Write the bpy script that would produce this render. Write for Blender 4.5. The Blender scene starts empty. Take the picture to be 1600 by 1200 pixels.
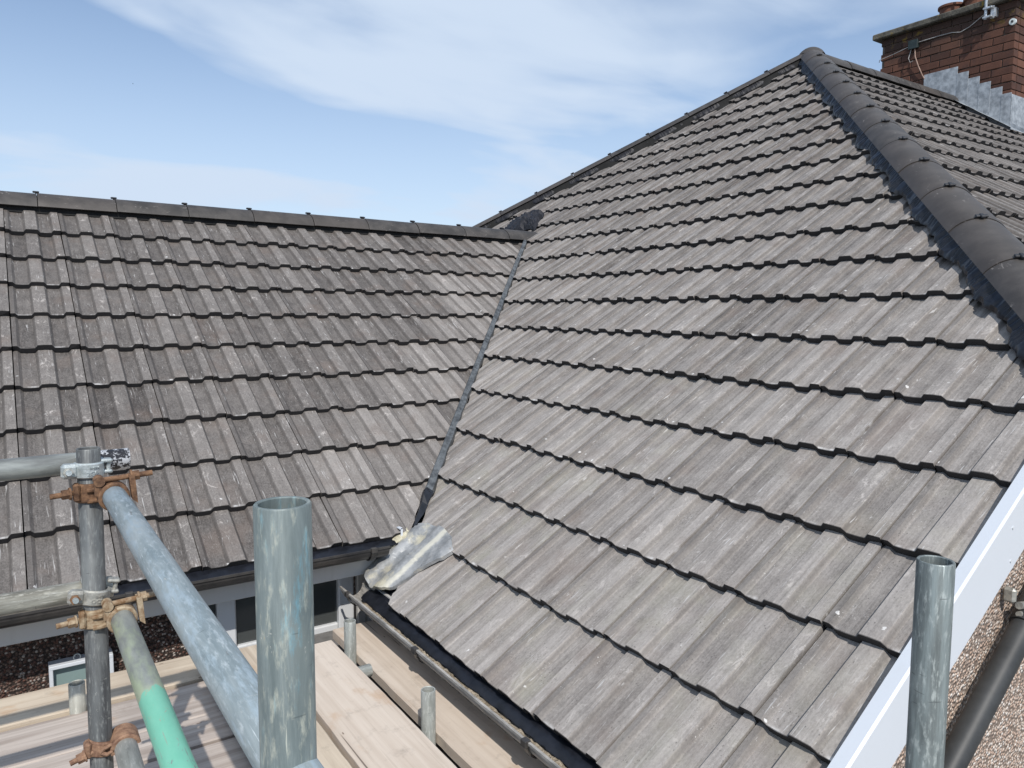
import bpy, bmesh, math, random
from mathutils import Vector, Matrix, noise as mnoise
random.seed(7)
RAD = math.radians
scene = bpy.context.scene
C = scene.collection
# ------------------------------------------------------------------ camera, world, sun, exposure
CR = Vector((0.83199069, -0.55477305, 0.00428393))
CD = Vector((-0.04901019, -0.08118751, -0.99549314))
CF = Vector((0.55262056, 0.82803107, -0.09473678))
cam_d = bpy.data.cameras.new('camera')
cam = bpy.data.objects.new('camera', cam_d); C.objects.link(cam)
cam_d.sensor_width = 36; cam_d.lens = 1177.94 / 1600 * 36
cam_d.clip_start = 0.02; cam_d.clip_end = 5000
cam.matrix_world = Matrix(((CR.x, -CD.x, -CF.x, 0), (CR.y, -CD.y, -CF.y, 0), (CR.z, -CD.z, -CF.z, 0), (0, 0, 0, 1)))
scene.camera = cam

SUN = Vector((-0.36, -0.89, 1.0)).normalized()      # towards the sun
sun_el = math.asin(SUN.z)
sun_az = math.atan2(SUN.x, SUN.y)                    # clockwise from +Y
w = bpy.data.worlds.new('World'); scene.world = w; w.use_nodes = True
nt = w.node_tree; nt.nodes.clear()
def wn(t, **k):
    n = nt.nodes.new(t)
    for a, b in k.items(): setattr(n, a, b)
    return n
wl = nt.links.new
sky = wn('ShaderNodeTexSky', sky_type='NISHITA', sun_disc=False)
sky.sun_elevation = sun_el; sky.sun_rotation = sun_az
sky.altitude = 50; sky.air_density = 1.0; sky.dust_density = 0.15; sky.ozone_density = 3.0
tc = wn('ShaderNodeTexCoord')
sep = wn('ShaderNodeSeparateXYZ'); wl(tc.outputs['Generated'], sep.inputs[0])
zz = wn('ShaderNodeMath', operation='MAXIMUM'); wl(sep.outputs['Z'], zz.inputs[0]); zz.inputs[1].default_value = 0.0
za = wn('ShaderNodeMath', operation='ADD'); wl(zz.outputs[0], za.inputs[0]); za.inputs[1].default_value = 0.16
def div(o):
    d = wn('ShaderNodeMath', operation='DIVIDE'); wl(o, d.inputs[0]); wl(za.outputs[0], d.inputs[1]); return d.outputs[0]
cmb = wn('ShaderNodeCombineXYZ'); wl(div(sep.outputs['X']), cmb.inputs[0]); wl(div(sep.outputs['Y']), cmb.inputs[1])
def wnoise(scale, rot, sx, sy, detail, dist, loc=(0, 0, 0)):
    mp = wn('ShaderNodeMapping'); mp.inputs['Rotation'].default_value = (0, 0, rot); mp.inputs['Scale'].default_value = (sx, sy, 1)
    mp.inputs['Location'].default_value = loc
    wl(cmb.outputs[0], mp.inputs[0])
    n = wn('ShaderNodeTexNoise'); n.inputs['Scale'].default_value = scale; n.inputs['Detail'].default_value = detail
    n.inputs['Roughness'].default_value = 0.52; n.inputs['Distortion'].default_value = dist
    wl(mp.outputs[0], n.inputs['Vector']); return n.outputs['Fac']
big = wnoise(0.62, 0.5, 1.0, 1.5, 4, 0.5, (0.395, 25.124, 0))
fine = wnoise(2.0, 0.5, 0.75, 1.5, 6, 0.6, (4.0, 1.0, 0))
def wmath(op, a, b):
    n = wn('ShaderNodeMath', operation=op)
    for i, v in enumerate((a, b)):
        if isinstance(v, (int, float)): n.inputs[i].default_value = v
        else: wl(v, n.inputs[i])
    return n.outputs[0]
cl = wmath('ADD', wmath('MULTIPLY', big, 0.78), wmath('MULTIPLY', fine, 0.22))
mr = wn('ShaderNodeMapRange', interpolation_type='SMOOTHSTEP'); wl(cl, mr.inputs['Value'])
mr.inputs['From Min'].default_value = 0.40; mr.inputs['From Max'].default_value = 0.61
mr.inputs['To Min'].default_value = 0.0; mr.inputs['To Max'].default_value = 0.97
hz = wn('ShaderNodeMapRange', interpolation_type='SMOOTHSTEP'); wl(zz.outputs[0], hz.inputs['Value'])
hz.inputs['From Min'].default_value = 0.0; hz.inputs['From Max'].default_value = 0.42
hz.inputs['To Min'].default_value = 0.80; hz.inputs['To Max'].default_value = 0.10
cov = wmath('MAXIMUM', mr.outputs[0], hz.outputs[0])
mxc = wn('ShaderNodeMix', data_type='RGBA'); wl(cov, mxc.inputs['Factor']); wl(sky.outputs[0], mxc.inputs['A'])
mxc.inputs['B'].default_value = (4.75, 5.6, 6.8, 1)
bg = wn('ShaderNodeBackground'); bg.inputs['Strength'].default_value = 0.135
wl(mxc.outputs['Result'], bg.inputs[0])
wo = wn('ShaderNodeOutputWorld'); wl(bg.outputs[0], wo.inputs[0])
sd = bpy.data.lights.new('sun', 'SUN'); sd.energy = 4.0; sd.angle = RAD(0.53); sd.color = (1.0, 0.95, 0.885)
so = bpy.data.objects.new('sun', sd); C.objects.link(so)
so.rotation_euler = SUN.to_track_quat('Z', 'Y').to_euler()
so.location = SUN * 30
vs = scene.view_settings
vs.view_transform = 'Standard'; vs.look = 'None'; vs.gamma = 1; vs.exposure = 0.0; vs.use_curve_mapping = False

# ------------------------------------------------------------------ node material helper
class M:
    def __init__(s, name, rough=0.7, metal=0.0, spec=0.4):
        s.m = bpy.data.materials.new(name); s.m.use_nodes = True
        s.t = s.m.node_tree; s.b = s.t.nodes['Principled BSDF']
        s.b.inputs['Roughness'].default_value = rough; s.b.inputs['Metallic'].default_value = metal
        s.b.inputs['Specular IOR Level'].default_value = spec
        s.tc = s.t.nodes.new('ShaderNodeTexCoord'); s.oi = None
    def new(s, t, **k):
        n = s.t.nodes.new(t)
        for a, b in k.items(): setattr(n, a, b)
        return n
    def set(s, sock, v):
        if v is None: return
        if isinstance(v, bpy.types.NodeSocket): s.t.links.new(v, sock)
        elif isinstance(v, (tuple, list)) and len(v) == 3 and sock.type == 'RGBA': sock.default_value = (*v, 1)
        else: sock.default_value = v
    def obj(s): return s.tc.outputs['Object']
    def info(s, o):
        if not s.oi: s.oi = s.new('ShaderNodeObjectInfo')
        return s.oi.outputs[o]
    def map(s, scale=(1, 1, 1), vec=None, loc=None, rot=(0, 0, 0)):
        n = s.new('ShaderNodeMapping'); s.set(n.inputs[0], vec or s.obj()); n.inputs['Scale'].default_value = scale
        n.inputs['Rotation'].default_value = rot
        if loc is not None: s.set(n.inputs['Location'], loc)
        return n.outputs[0]
    def vadd(s, a, b):
        n = s.new('ShaderNodeVectorMath', operation='ADD'); s.set(n.inputs[0], a); s.set(n.inputs[1], b); return n.outputs[0]
    def rndvec(s, k=57.0):
        c = s.new('ShaderNodeCombineXYZ'); r = s.info('Random')
        s.set(c.inputs[0], s.math('MULTIPLY', r, k)); s.set(c.inputs[1], s.math('MULTIPLY', r, k * 2.3)); s.set(c.inputs[2], s.math('MULTIPLY', r, k * .7))
        return c.outputs[0]
    def noise(s, scale, vec=None, detail=4, rough=.55, dist=0):
        n = s.new('ShaderNodeTexNoise'); s.set(n.inputs['Vector'], vec or s.obj())
        for k, v in (('Scale', scale), ('Detail', detail), ('Roughness', rough), ('Distortion', dist)): n.inputs[k].default_value = v
        return n.outputs['Fac']
    def voro(s, scale, vec=None, feature='F1', out='Distance', rnd=1.0):
        n = s.new('ShaderNodeTexVoronoi', feature=feature); s.set(n.inputs['Vector'], vec or s.obj())
        n.inputs['Scale'].default_value = scale; n.inputs['Randomness'].default_value = rnd
        return n.outputs[out]
    def math(s, op, a, b=None, clamp=False):
        n = s.new('ShaderNodeMath', operation=op, use_clamp=clamp); s.set(n.inputs[0], a); s.set(n.inputs[1], b); return n.outputs[0]
    def mul(s, a, b): return s.math('MULTIPLY', a, b)
    def add(s, a, b): return s.math('ADD', a, b)
    def step(s, v, a, b, lo=0.0, hi=1.0):
        n = s.new('ShaderNodeMapRange', interpolation_type='SMOOTHSTEP'); s.set(n.inputs['Value'], v)
        for k, x in (('From Min', a), ('From Max', b), ('To Min', lo), ('To Max', hi)): n.inputs[k].default_value = x
        return n.outputs[0]
    def mix(s, f, a, b, mode='MIX'):
        n = s.new('ShaderNodeMix', data_type='RGBA', blend_type=mode); s.set(n.inputs['Factor'], f); s.set(n.inputs['A'], a); s.set(n.inputs['B'], b)
        return n.outputs['Result']
    def sep(s, v=None):
        n = s.new('ShaderNodeSeparateXYZ'); s.set(n.inputs[0], v or s.obj()); return n.outputs
    def attr(s, name):
        n = s.new('ShaderNodeAttribute'); n.attribute_name = name; return n.outputs['Fac']
    def scalec(s, col, f):
        n = s.new('ShaderNodeVectorMath', operation='SCALE'); s.set(n.inputs[0], col); s.set(n.inputs['Scale'], f); return n.outputs[0]
    def color(s, v): s.set(s.b.inputs['Base Color'], v); return s
    def rough(s, v): s.set(s.b.inputs['Roughness'], v); return s
    def bump(s, h, strength=.4, dist=.002):
        n = s.new('ShaderNodeBump'); s.set(n.inputs['Height'], h); n.inputs['Strength'].default_value = strength; n.inputs['Distance'].default_value = dist
        s.set(s.b.inputs['Normal'], n.outputs[0]); return s

MT = {}
def tile_material():
    m = M('concrete_tile', .62, 0, .35)
    oc = m.sep(); u, v = oc[0], oc[1]
    dust = m.new('ShaderNodeSeparateColor'); m.set(dust.inputs[0], m.info('Color'))
    D, ST, LICH = dust.outputs[0], dust.outputs[1], dust.outputs[2]
    ov = m.vadd(m.obj(), m.rndvec())
    roll = m.attr('roll')
    dark = (.047, .0410, .0380); pale = (.43, .398, .371)
    SCUFF = m.info('Alpha')
    n1 = m.noise(9, ov, 5, .6); n2 = m.noise(34, m.map((1, .45, 1), ov), 5, .65)
    stv = m.map((60, 2.2, 1), ov); streak = m.noise(1.0, stv, 4, .6)
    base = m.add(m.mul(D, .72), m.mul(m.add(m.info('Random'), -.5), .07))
    base = m.add(base, m.mul(m.add(n1, -.5), m.add(.14, m.mul(ST, .6))))
    grain = m.noise(165, m.map((1, .6, 1), ov), 3, .7)
    base = m.add(base, m.mul(m.add(n2, -.5), .34))
    base = m.add(base, m.mul(m.add(grain, -.5), .60))
    st2 = m.noise(1.0, m.map((150, 5, 1), m.vadd(ov, (6, 1, 3))), 4, .65)
    base = m.add(base, m.mul(m.mul(m.add(st2, -.5), ST), 1.0))
    base = m.add(base, m.mul(m.mul(m.add(streak, -.5), ST), 1.15))
    base = m.add(base, m.mul(m.add(roll, -.5), m.mul(SCUFF, .13)))
    # scuffed pale patches, mostly on the rolls
    sc = m.mul(m.step(m.noise(30, m.map((1, .5, 1), ov), 7, .8, .9), .53, .68), m.step(m.noise(7, ov, 3), .40, .60))
    base = m.add(base, m.mul(sc, m.mul(SCUFF, m.add(.16, m.mul(roll, .62)))))
    f = m.math('MAXIMUM', m.math('MINIMUM', base, 1.0), 0.0)
    col = m.mix(f, dark, pale)
    # brown / warm and green-yellow tints
    col = m.mix(m.mul(m.step(m.noise(5, m.vadd(ov, (3, 9, 1)), 3), .5, .75), .35), col, (.17, .128, .105), 'MIX')
    col = m.mix(m.mul(LICH, m.step(m.noise(7, m.vadd(ov, (8, 2, 4)), 4), .42, .7)), col, (.33, .325, .235))
    # dark grit where the facing has worn off
    grit = m.mul(m.step(m.noise(420, ov, 2, .6), .54, .66), m.step(m.noise(10, m.map((3.2, .5, 1), ov), 3), .56, .70))
    col = m.mix(m.mul(grit, .5), col, (.045, .043, .042))
    pit = m.mul(m.step(m.voro(95, m.map((1, .7, 1), ov)), .24, .12), m.step(m.noise(14, m.vadd(ov, (2, 2, 8)), 3), .50, .62))
    col = m.mix(m.mul(pit, .55), col, (.06, .055, .052))
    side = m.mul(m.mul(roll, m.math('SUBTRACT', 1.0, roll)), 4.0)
    col = m.mix(m.mul(side, .44), col, (.06, .054, .051))  # roll flanks darkened, shade painted in to deepen the relief
    # lime spots
    wv = m.new('ShaderNodeTexNoise'); m.set(wv.inputs['Vector'], ov); wv.inputs['Scale'].default_value = 60
    wob = m.new('ShaderNodeVectorMath', operation='SCALE'); m.set(wob.inputs[0], wv.outputs['Color']); wob.inputs['Scale'].default_value = .016
    dv_ = m.vadd(ov, wob.outputs[0])
    vn = m.new('ShaderNodeTexVoronoi', feature='F1'); m.set(vn.inputs['Vector'], dv_); vn.inputs['Scale'].default_value = 30
    vr = m.new('ShaderNodeSeparateColor'); m.set(vr.inputs[0], vn.outputs['Color'])
    size = m.mul(m.step(vr.outputs[0], .66, 1.0), .21)
    low = m.step(v, .13, .03, .12, 1.0)
    spots = m.mul(m.step(m.math('SUBTRACT', size, vn.outputs['Distance']), .0, .05), m.mul(low, m.step(vr.outputs[1], .35, .4)))
    col = m.mix(m.mul(spots, .8), col, (.66, .65, .63))
    sp2 = m.mul(m.step(m.voro(110, dv_), .19, .10), m.step(m.noise(11, ov, 3), .57, .66))
    col = m.mix(m.mul(sp2, .65), col, (.60, .59, .57))
    # fine white scratches
    scr = m.mul(m.step(m.noise(1, m.map((190, 9, 1), ov, rot=(0, 0, .25)), 2, .5, .8), .64, .70), m.step(m.noise(8, ov), .46, .60))
    col = m.mix(m.mul(scr, .7), col, (.5, .49, .48))
    # rubbed white lower edge of the pans, with sun glints painted into it
    edge = m.mul(m.step(m.add(v, m.mul(m.add(n2, -.5), .022)), .016, .003), m.step(m.noise(15, m.map((1, .1, 1), ov), 3), .46, .60))
    edge = m.mul(m.mul(edge, m.step(roll, .5, .05, .03, .62)), m.step(n1, .45, .68, .05, 1.0))
    col = m.mix(edge, col, (.76, .75, .735))
    # shade on the tail face, painted in as near-black
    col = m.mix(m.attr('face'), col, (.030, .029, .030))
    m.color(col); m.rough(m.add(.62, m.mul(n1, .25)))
    hgt = m.add(m.noise(300, ov, 3, .6), m.mul(n2, 1.5))
    m.bump(hgt, .35, .0012)
    return m.m
MT['tile'] = tile_material()

def galv(name, tint=(.30, .325, .325), pale=(.50, .52, .50), dark=(.10, .105, .105), paint=None, amt=.5, metal=.35, hi=None):
    m = M(name, .5, metal, .5)
    ov = m.vadd(m.obj(), m.rndvec(13))
    n = m.noise(42, m.map((1, 1, .11), ov), 7, .7, .3); n2 = m.noise(150, m.map((1, 1, .25), ov), 5, .65)
    n3 = m.noise(5, ov, 3)
    col = m.mix(m.step(n, .32, .7), dark, tint)
    col = m.mix(m.mul(m.step(n2, .5, .72), .75), col, pale)
    col = m.mix(m.mul(m.step(n3, .5, .7), .4), col, pale)
    if paint:
        pm = m.mul(m.step(m.add(m.noise(24, m.map((1, 1, .16), m.vadd(ov, (2, 5, 8))), 7, .75), m.mul(n2, .30)), .80 - amt * .3, .96 - amt * .3), .8)
        col = m.mix(pm, col, paint)
    if hi: col = m.mix(m.step(m.noise(30, m.map((1, 1, .5), m.vadd(ov, (9, 5, 1))), 5, .7), .68, .74), col, hi)
    sc1 = m.mul(m.step(m.noise(1, m.map((260, 260, 9), ov, rot=(.05, .03, 0)), 3, .6, .4), .64, .69), m.step(m.noise(14, ov, 3), .45, .6))
    col = m.mix(m.mul(sc1, .6), col, tuple(min(.8, c * 1.35) for c in pale))
    sc2 = m.step(m.noise(1, m.map((30, 30, 240), m.vadd(ov, (4, 1, 7)), rot=(.5, .2, 0)), 2, .5), .71, .74)
    col = m.mix(m.mul(sc2, .5), col, tuple(c * .5 for c in dark))
    cem = m.mul(m.step(m.noise(48, m.vadd(ov, (1, 6, 3)), 6, .8, .5), .63, .67), m.step(m.noise(6, m.vadd(ov, (5, 5, 1)), 2), .5, .6))
    col = m.mix(m.mul(cem, .75), col, (.55, .54, .49))
    r = m.step(m.noise(60, m.map((1, 1, .3), ov), 4), .70, .76)
    col = m.mix(m.mul(r, .5), col, (.09, .065, .045))
    m.color(col); m.rough(m.step(n, .3, .7, .62, .42)); m.bump(m.add(n2, n), .25, .001)
    return m.m
MT['galv'] = galv('galvanised_steel')
MT['galv_dark'] = galv('weathered_galvanised_steel', (.175, .185, .185), (.28, .29, .28), (.07, .072, .074))
MT['galv_mid'] = galv('green_blue_stained_steel', (.24, .28, .275), (.42, .43, .36), (.12, .15, .15), (.13, .30, .37), .42, .2, (.44, .31, .10))
MT['galv_right'] = galv('pale_green_steel', (.26, .30, .295), (.46, .50, .48), (.10, .115, .115))
MT['galv_pale'] = galv('cream_splashed_steel', (.42, .42, .37), (.66, .65, .57), (.20, .19, .16))
MT['blue'] = galv('pale_blue_steel', (.34, .39, .40), (.50, .55, .565), (.19, .235, .25), (.33, .41, .46), .55, .15)
MT['galv_light'] = galv('light_galvanised_steel', (.44, .46, .43), (.62, .63, .59), (.22, .23, .21))

def flake_tube():
    m = M('flaking_ended_steel', .5, .25, .5)
    ov = m.obj(); z = m.sep()[2]
    n = m.noise(26, m.map((1, 1, .22)), 6, .65)
    col = m.mix(m.step(n, .32, .7), (.15, .155, .15), (.36, .38, .36))
    fl = m.mix(m.step(m.noise(70, ov, 5, .7), .48, .54), (.03, .03, .035), (.55, .56, .58))
    col = m.mix(m.step(z, 2.735, 2.745), col, fl)
    m.color(col); m.bump(m.noise(90, ov, 4), .3, .001); return m.m
MT['flake'] = flake_tube()
def green_tube():
    m = M('green_painted_steel', .45, .05, .5)
    ov = m.obj(); z = m.sep()[2]
    n = m.noise(26, m.map((1, 1, .3), ov), 6, .7); n2 = m.noise(70, ov, 4)
    steel = m.mix(m.step(n, .3, .7), (.19, .205, .20), (.36, .385, .355))
    steel = m.mix(m.mul(m.step(m.noise(12, m.map((1, 1, .35), m.vadd(ov, (3, 3, 3))), 5, .7), .44, .62), .7), steel, (.42, .49, .31))
    edge = m.add(z, m.mul(m.add(m.noise(22, ov, 3), -.5), .10))
    g = m.step(edge, .425, .432)
    chip = m.math('SUBTRACT', 1.0, m.math('MAXIMUM', m.step(m.noise(85, m.map((1, 1, .5)), 6, .8), .60, .64), m.step(m.noise(1, m.map((200, 200, 8)), 3), .66, .69)))
    col = m.mix(m.mul(g, chip), steel, m.mix(n, (.12, .43, .30), (.27, .62, .47)))
    m.color(col); m.bump(n2, .2, .001)
    return m.m
MT['green'] = green_tube()

def simple(name, c1, c2, scale=20, rough=.7, metal=0, bump=.2, spec=.4, dist=.002, stretch=(1, 1, 1), detail=5):
    m = M(name, rough, metal, spec)
    ov = m.vadd(m.map(stretch), m.rndvec(11))
    n = m.noise(scale, ov, detail, .65)
    m.color(m.mix(m.step(n, .3, .7), c1, c2)); m.bump(m.noise(scale * 5, ov, 4), bump, dist)
    return m.m
MT['rust'] = simple('rusty_iron', (.07, .037, .023), (.24, .135, .075), 60, .85, .1, .6)
MT['rust_tan'] = simple('rust_and_cement_iron', (.17, .09, .04), (.44, .36, .25), 45, .8, .1, .6)
MT['rust_brown'] = simple('brown_rusted_iron', (.14, .075, .05), (.36, .22, .14), 45, .8, .1, .6)
MT['zinc'] = simple('zinc_plated_steel', (.36, .40, .40), (.58, .62, .62), 60, .42, .55, .4)
MT['zinc_dull'] = simple('dull_zinc_steel', (.27, .27, .25), (.50, .49, .44), 60, .5, .5, .4)
MT['lead'] = simple('lead_sheet', (.22, .24, .26), (.45, .48, .505), 14, .5, .25, .3)
MT['lead_dark'] = simple('dark_lead_strip', (.05, .055, .06), (.15, .162, .17), 22, .5, .2, .6)
MT['membrane'] = simple('navy_black_hip_membrane', (.007, .008, .011), (.016, .018, .025), 18, .32, 0, .15)
MT['crumple'] = simple('crumpled_black_lead', (.006, .006, .008), (.02, .02, .026), 30, .55, 0, .4)
MT['black_plastic'] = simple('black_plastic', (.030, .032, .033), (.050, .052, .053), 12, .50, 0, .05)
MT['gutter_black'] = simple('weathered_black_gutter', (.022, .022, .024), (.06, .056, .052), 9, .4, 0, .1)
MT['clip'] = simple('black_ridge_clip', (.014, .015, .018), (.035, .038, .045), 40, .6, 0, .1)
MT['underlay'] = simple('dark_underlay', (.01, .01, .01), (.02, .02, .02), 10, .9)
MT['rod'] = simple('clear_mast_metal', (.4, .42, .44), (.6, .62, .64), 30, .35, .6)
MT['copper'] = simple('weathered_cable', (.26, .17, .13), (.42, .30, .24), 15, .7)
MT['cable_grey'] = simple('grey_cable', (.30, .29, .28), (.5, .49, .47), 15, .7)
MT['boxgreen'] = simple('dark_green_box', (.012, .022, .022), (.03, .045, .045), 15, .45)
MT['white_disc'] = simple('white_ceramic', (.6, .66, .64), (.75, .8, .78), 15, .3)
MT['terracotta'] = simple('dull_terracotta', (.10, .045, .03), (.20, .09, .055), 12, .85)
MT['felt'] = simple('dark_roofing_felt', (.13, .127, .124), (.18, .176, .172), 25, .95, 0, .5)
MT['ground'] = simple('concrete_yard', (.16, .155, .145), (.25, .24, .22), 2, .9)
MT['ridge'] = None

def ridge_mat():
    m = M('dark_ridge_tile', .55, 0, .4)
    ov = m.vadd(m.obj(), m.rndvec(31))
    n = m.noise(9, ov, 5, .6); n2 = m.noise(60, ov, 4)
    col = m.mix(m.step(n, .3, .72), (.034, .0315, .030), (.072, .065, .060))
    col = m.mix(m.mul(m.step(m.info('Random'), .2, 1.0), .35), col, (.085, .070, .060))
    sp = m.mul(m.step(m.noise(34, m.map((1, .5, 1), ov), 6, .8, .6), .58, .66), m.step(m.noise(6, ov, 3), .50, .60))
    col = m.mix(m.mul(sp, .55), col, (.42, .39, .36))
    m.color(col); m.bump(n2, .2, .001)
    return m.m
MT['ridge'] = ridge_mat()

def white_pvc(name, c, dirt=.12):
    m = M(name, .35, 0, .5)
    n = m.noise(3, m.map((1, 1, 1)), 5, .6)
    st = m.noise(1, m.map((14, 14, 1.5)), 4)
    col = m.mix(m.mul(m.step(n, .35, .8), dirt), c, (.42, .40, .37))
    col = m.mix(m.mul(m.step(st, .55, .8), dirt), col, (.35, .33, .30))
    m.color(col); return m.m
MT['pvc'] = white_pvc('white_pvc', (.62, .655, .70), .10)
MT['pvc_dirty'] = white_pvc('weathered_white_fascia', (.50, .49, .47), .6)
MT['pvc_frame'] = white_pvc('white_window_frame', (.60, .62, .64), .25)

def wood(name, a, b, c):
    m = M(name, .85, 0, .25)
    ov = m.vadd(m.obj(), m.rndvec(23))
    g = m.noise(1, m.map((1.3, 30, 30), ov), 6, .6, .5)
    g2 = m.noise(1, m.map((3, 120, 120), ov), 4, .6)
    big = m.noise(3, ov, 4)
    col = m.mix(m.step(g, .3, .7), a, b)
    col = m.mix(m.mul(m.step(g2, .55, .7), .35), col, c)
    col = m.mix(m.mul(m.step(big, .5, .75), .3), col, c)
    stain = m.mul(m.step(m.noise(4.5, m.map((1, 1.6, 1), m.vadd(ov, (7, 2, 3))), 5, .6), .60, .72), .4)
    col = m.mix(stain, col, (.42, .25, .13))
    dirt = m.mul(m.step(m.noise(11, ov, 6, .75), .55, .72), .35)
    col = m.mix(dirt, col, (.22, .185, .155))
    split = m.mul(m.step(m.noise(1, m.map((1.1, 70, 70), m.vadd(ov, (1, 8, 2))), 3, .5, .4), .70, .73), .75)
    col = m.mix(split, col, (.07, .05, .04))
    kn = m.step(m.voro(5.5, m.map((1, 3.2, 1), ov)), .06, .03)
    col = m.mix(m.mul(kn, .8), col, (.10, .06, .04))
    sx = m.sep(m.tc.outputs['Object'])
    m.color(col); m.bump(m.add(g, m.mul(g2, .6)), .35, .002)
    return m.m
MT['wood_grey'] = wood('weathered_scaffold_board', (.30, .25, .215), (.49, .43, .38), (.20, .165, .14))
MT['wood_tan'] = wood('pale_scaffold_board', (.41, .335, .255), (.56, .475, .37), (.30, .235, .17))
MT['wood_pink'] = wood('dusty_scaffold_board', (.50, .42, .345), (.59, .51, .43), (.38, .31, .245))

def roughcast(name, cols, base):
    m = M(name, .85, 0, .3)
    oc = m.obj()
    n = m.new('ShaderNodeTexVoronoi', feature='F1'); m.set(n.inputs['Vector'], oc); n.inputs['Scale'].default_value = 105
    d, c = n.outputs['Distance'], n.outputs['Color']
    sp = m.new('ShaderNodeSeparateColor'); m.set(sp.inputs[0], c)
    col = m.mix(m.step(sp.outputs[0], .1, .9), cols[0], cols[1])
    col = m.mix(m.step(sp.outputs[1], .55, .75), col, cols[2])
    col = m.mix(m.step(sp.outputs[2], .80, .9), col, cols[3])
    col = m.mix(m.step(d, .42, .72), col, base)
    col = m.mix(m.mul(m.step(m.noise(2.5, oc, 4), .4, .75), .3), col, base)
    m.color(col)
    m.bump(m.step(d, .85, .0), 1.0, .006)
    return m.m
MT['dash'] = roughcast('pebbledash', ((.40, .31, .255), (.70, .60, .51), (.55, .40, .31), (.80, .75, .69)), (.20, .155, .125))
MT['dash_shade'] = roughcast('shaded_pebbledash', ((.07, .045, .036), (.19, .135, .11), (.12, .06, .045), (.42, .37, .33)), (.028, .02, .017))  # pebbledash again, with the eaves shade painted into its colours

def brick_mat():
    m = M('red_brick', .88, 0, .25)
    ov = m.vadd(m.obj(), m.rndvec(41))
    r = m.info('Random')
    n = m.noise(10, ov, 5, .65)
    col = m.mix(m.add(m.mul(r, .65), m.mul(m.add(n, -.5), .7)), (.075, .038, .029), (.20, .092, .060))
    col = m.mix(m.mul(m.step(m.noise(7, m.vadd(ov, (4, 4, 4)), 4), .52, .7), .6), col, (.07, .04, .034))
    wp = m.new('ShaderNodeNewGeometry'); wz = m.sep(wp.outputs['Position'])
    soot = m.mul(m.step(m.add(wz[2], m.mul(m.noise(3, wp.outputs['Position'], 4), .5)), 3.35, 3.75), .75)
    col = m.mix(soot, col, (.05, .036, .03))
    li = m.mul(m.step(m.add(wz[2], m.mul(m.noise(2.2, wp.outputs['Position'], 3), .6)), 3.55, 3.8), m.step(m.noise(4.5, wp.outputs['Position'], 4), .58, .68))
    col = m.mix(m.mul(li, .6), col, (.34, .23, .03))
    m.color(col); m.bump(m.noise(120, ov, 4), .5, .003)
    return m.m
MT['brick'] = brick_mat()
MT['mortar'] = simple('dark_mortar', (.075, .055, .045), (.15, .12, .10), 20, .95, 0, .5)
def coping_mat():
    m = M('lichened_stone', .9, 0, .2)
    ov = m.obj(); n = m.noise(7, ov, 6, .7)
    col = m.mix(m.step(n, .3, .7), (.05, .047, .04), (.16, .15, .125))
    col = m.mix(m.step(m.noise(9, m.vadd(ov, (5, 1, 2)), 5, .7), .56, .66), col, (.24, .17, .04))
    m.color(col); m.bump(m.noise(50, ov, 5), .8, .006); return m.m
MT['coping'] = coping_mat()
def apron_mat():
    m = M('mortar_stained_lead', .48, .2, .5)
    ov = m.obj(); n = m.noise(12, ov, 6, .7)
    col = m.mix(m.step(n, .3, .7), (.19, .20, .207), (.40, .405, .405))
    col = m.mix(m.mul(m.step(m.noise(7, m.vadd(ov, (2.2, 4, 1)), 5, .65), .52, .68), .75), col, (.60, .55, .40))
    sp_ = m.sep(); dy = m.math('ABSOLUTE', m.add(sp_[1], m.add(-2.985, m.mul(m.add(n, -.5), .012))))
    col = m.mix(m.mul(m.step(dy, .018, .006), .7), col, (.60, .575, .48))  # cream stripe on the roll crest: mortar smear and a painted glint
    m.color(col); m.bump(m.noise(40, ov, 4), .35, .002); return m.m
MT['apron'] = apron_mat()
MT['cream_mortar'] = simple('cream_mortar', (.40, .37, .27), (.62, .58, .44), 40, .9, 0, .8, dist=.004)
def dirt_mat():
    m = M('dry_gutter_silt', .95, 0, .1)
    ov = m.obj(); n = m.noise(35, ov, 6, .7)
    col = m.mix(m.step(n, .3, .7), (.20, .16, .11), (.42, .36, .28))
    col = m.mix(m.step(m.noise(220, ov, 2), .58, .64), col, (.09, .07, .05))
    m.color(col); m.bump(m.noise(160, ov, 4), .9, .004); return m.m
MT['silt'] = dirt_mat()
def dusty_gutter():
    m = M('dust_covered_gutter', .7, 0, .3)
    ov = m.obj(); n = m.noise(9, m.map((4, 1, 4)), 6, .7)
    col = m.mix(m.step(n, .3, .68), (.17, .165, .155), (.42, .40, .37))
    m.color(col); return m.m
MT['gutter_dusty'] = dusty_gutter()
def glass_mat(name, c, rough=.06):
    m = M(name, rough, 0, .6); n = m.noise(4, None, 3)
    m.color(m.mix(n, c, tuple(min(1, x * 1.5) for x in c))); return m.m
MT['pane'] = glass_mat('dark_window_pane', (.045, .05, .05), .12)
MT['pane_green'] = glass_mat('grey_green_glass', (.17, .235, .23), .25)

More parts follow.
